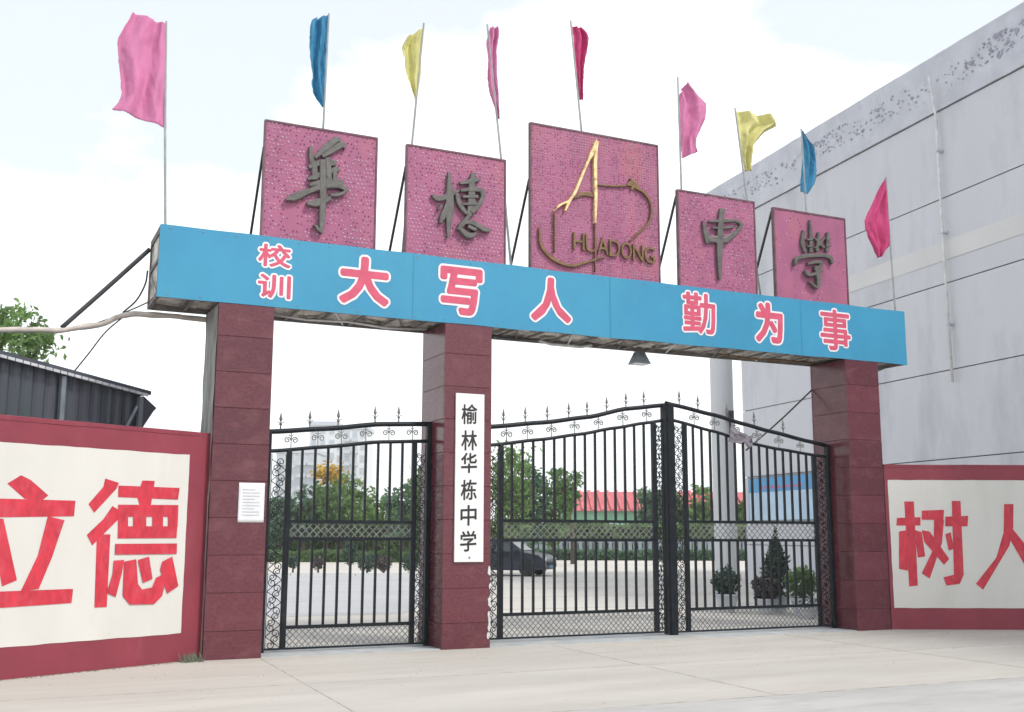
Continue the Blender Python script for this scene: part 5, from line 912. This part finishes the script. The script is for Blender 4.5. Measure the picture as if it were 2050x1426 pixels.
bush("round_bush", "tall narrow dark bush with grey stem in the kerb row", 10.42, 27.9, 1.2, 0.30, 0.55, 0.80, "leaf_pot", 63, 700, 0.07, group=G)
bush("round_bush", "dense round dark green bush right of the tall narrow one", 10.95, 27.4, 0.8, 0.42, 0.34, 0.42, "leaf_pot", 64, 800, 0.06, group=G)
bush("round_bush", "neatly balled dark bush on a bare stem, between two bars", 11.30, 26.45, 0.8, 0.33, 0.32, 0.42, "leaf_bronze", 65, 700, 0.06, group=G)
bush("round_bush", "dark round bush at right end of the kerb row", 12.25, 26.0, 0.8, 0.36, 0.36, 0.42, "leaf_pot", 66, 700, 0.06, group=G)
P = "potted plants inside the gate at the right"
bush("potted_plant", "round leafy potted plant below the round grey column", 11.14, 4.44, 0.9, 0.30, 0.30, 0.60, "leaf_pot", 71, 900, 0.055, pot=(0.15, 0.24, 0.36), group=P, cat="potted plant")
bush("potted_plant", "bronze leaved bushy potted plant left of the tall cone", 11.56, 3.70, 0.8, 0.30, 0.30, 0.52, "leaf_bronze", 72, 900, 0.055, pot=(0.16, 0.24, 0.30), group=P, cat="potted plant")
bush("potted_plant", "tall cone-shaped dark potted shrub behind the right gate leaf", 12.05, 3.98, 1.65, 0.36, 0.75, 0.98, "leaf_pot", 73, 2200, 0.05, pot=(0.17, 0.25, 0.34), shape="cone", group=P, cat="potted plant")
bush("potted_plant", "round olive potted bush nearest the right pillar", 11.92, 3.05, 0.95, 0.33, 0.33, 0.62, "leaf", 74, 1000, 0.05, pot=(0.16, 0.24, 0.34), group=P, cat="potted plant")
t = thing("flower_pot", "low pot of white flowers in front of the potted bushes", "flower pot", (11.55, 2.45, 0), 0)
pm = MB(); pm.lathe((0, 0, 0.004), [(0.12, 0), (0.18, 0.17), (0.195, 0.175), (0.195, 0.20), (0.16, 0.20), (0.155, 0.16)], 16); pm.build("pot", MT["pot"], t)
rr = random.Random(9); fm = MB(); lm = MB()
for i in range(120):
    d = Vector((rr.gauss(0, 0.11), rr.gauss(0, 0.11), 0.27 + rr.gauss(0, 0.05))); a = Vector((rr.gauss(0, 1), rr.gauss(0, 1), 1)).normalized(); b = a.orthogonal().normalized(); c2 = a.cross(b); l = 0.03
    (fm if i % 3 == 0 else lm).add([d - b * l, d + c2 * l * 0.7, d + b * l, d - c2 * l * 0.7], [(0, 1, 2, 3)])
fm.build("petals", MT["petal"], t, stuff=True); lm.build("leaves", MT["leaf_pot"], t)

# ------------------------------------------------------------------ car parked in the yard
ch = Vector((0.70, -0.714, 0)); cen = Vector((15.30, 24.15, 0))
car = thing("parked_car", "dark blue hatchback parked in the yard, seen beside plaque pillar", "car", cen, math.atan2(ch.y, ch.x))
car.scale = (0.90, 0.92, 0.88)
side = [(-2.05, 0.35), (-2.10, 0.62), (-2.02, 0.98), (-1.75, 1.40), (-1.15, 1.55), (-0.1, 1.56), (0.55, 1.42), (1.12, 1.02), (1.85, 0.88), (2.08, 0.70), (2.12, 0.42), (2.05, 0.28), (1.70, 0.24), (-1.75, 0.24)]
def carpt(x, z, s):
    w_ = 0.86 - 0.05 * max(0, abs(x) - 1.2) ** 2 * 1.6; w_ -= 0.26 * max(0, (z - 0.9)) / 0.65; return (x, s * w_, z)
m = MB(); n = len(side)
import itertools
rings = [(-1.0, 0.0), (-0.97, 1), (0.97, 1), (1.0, 0.0)]
for s, full in rings:
    for x, z in side:
        cx_, cz_ = 0.0, 0.8
        k = 1.0 if full else 0.965
        q = carpt(cx_ + (x - cx_) * k, cz_ + (z - cz_) * k, s); m.v.append(q)
for r_ in range(3):
    for k in range(n):
        k2 = (k + 1) % n; m.f.append((r_ * n + k, (r_ + 1) * n + k, (r_ + 1) * n + k2, r_ * n + k2))
m.f.append(tuple(range(n))); m.f.append(tuple(3 * n + k for k in reversed(range(n))))
m.build("body", MT["carpaint"], car, bevel=0.03)
def quad(pts, nm, mt_, par=car, off=None):
    a = [Vector(p) for p in pts]; nrm = (a[1] - a[0]).cross(a[2] - a[0]).normalized() * 0.012
    return MB().prism([p + nrm * 0.25 for p in a], nrm).build(nm, MT[mt_], par)
ws = [carpt(1.06, 1.07, -0.80), carpt(1.06, 1.07, 0.80), carpt(0.60, 1.395, 0.86), carpt(0.60, 1.395, -0.86)]
quad(ws, "windscreen", "carglass")
for s in (-1, 1):
    y = lambda x, z: carpt(x, z, s * 1.004)
    for nm, pl in (("front_window", [(0.95, 1.02), (0.48, 1.38), (-0.10, 1.45), (-0.10, 1.02)]), ("rear_window", [(-0.18, 1.02), (-0.18, 1.45), (-1.1, 1.45), (-1.35, 1.02)])):
        p = [y(*q) for q in pl]
        if s > 0: p.reverse()
        quad(p, "side_window", "carglass")
    MB().obox(carpt(2.0, 0.72, s * 0.78), (0.10, 0, 0), (0, 0.13, 0), (0, 0, 0.07)).build("headlight", MT["lampglass"], car, bevel=0.02)
    MB().obox(carpt(0.86, 1.06, s * 1.14), (0.06, 0, 0), (0, 0.09, 0), (0, 0, 0.06)).build("mirror", MT["carpaint"], car, bevel=0.02)
    for xw in (-1.30, 1.32):
        wh = MB(); wh.lathe((0, 0, 0), [(0.20, -0.10), (0.31, -0.10), (0.33, -0.06), (0.33, 0.06), (0.31, 0.10), (0.20, 0.10)], 20)
        wo = bpy.data.objects.new("wheel", None); COL.objects.link(wo); wo.parent = car; wo.location = (xw, s * 0.76, 0.33); wo.rotation_euler = (R(90), 0, 0)
        wh.build("tyre", MT["tyre"], wo); MB().lathe((0, 0, 0), [(0.05, -0.09), (0.20, -0.075), (0.205, 0.075), (0.05, 0.09)], 16).build("rim", MT["chrome"], wo)
MB().box(2.06, -0.45, 0.45, 2.135, 0.45, 0.60).build("grille", MT["tyre"], car)
MB().box(2.10, -0.22, 0.36, 2.145, 0.22, 0.44).build("number_plate", MT["board_blue"], car)

# expansion joints in the yard seen through the gates
m = MB()
for y0 in (6.5, 10.5, 14.5, 18.5): m.obox((12, y0, 0.006), (16, -1.2, 0), (0, 0.02, 0), (0, 0, 0.001))
struct(m.build("yard_joint", MT["sill"]))

# ------------------------------------------------------------------ pale air that bleaches the far things
hm = bpy.data.materials.new("haze_air"); hm.use_nodes = True
nt = hm.node_tree; nt.nodes.clear(); o_ = nt.nodes.new("ShaderNodeOutputMaterial"); pv = nt.nodes.new("ShaderNodeVolumePrincipled")
pv.inputs["Color"].default_value = (0.97, 0.985, 0.99, 1); pv.inputs["Density"].default_value = 0.0008; pv.inputs["Anisotropy"].default_value = 0.0
nt.links.new(pv.outputs[0], o_.inputs["Volume"])
hz = MB().box(-900, -620, -1.0, 1000, 1200, 34.0).build("haze", hm, None, stuff=True)
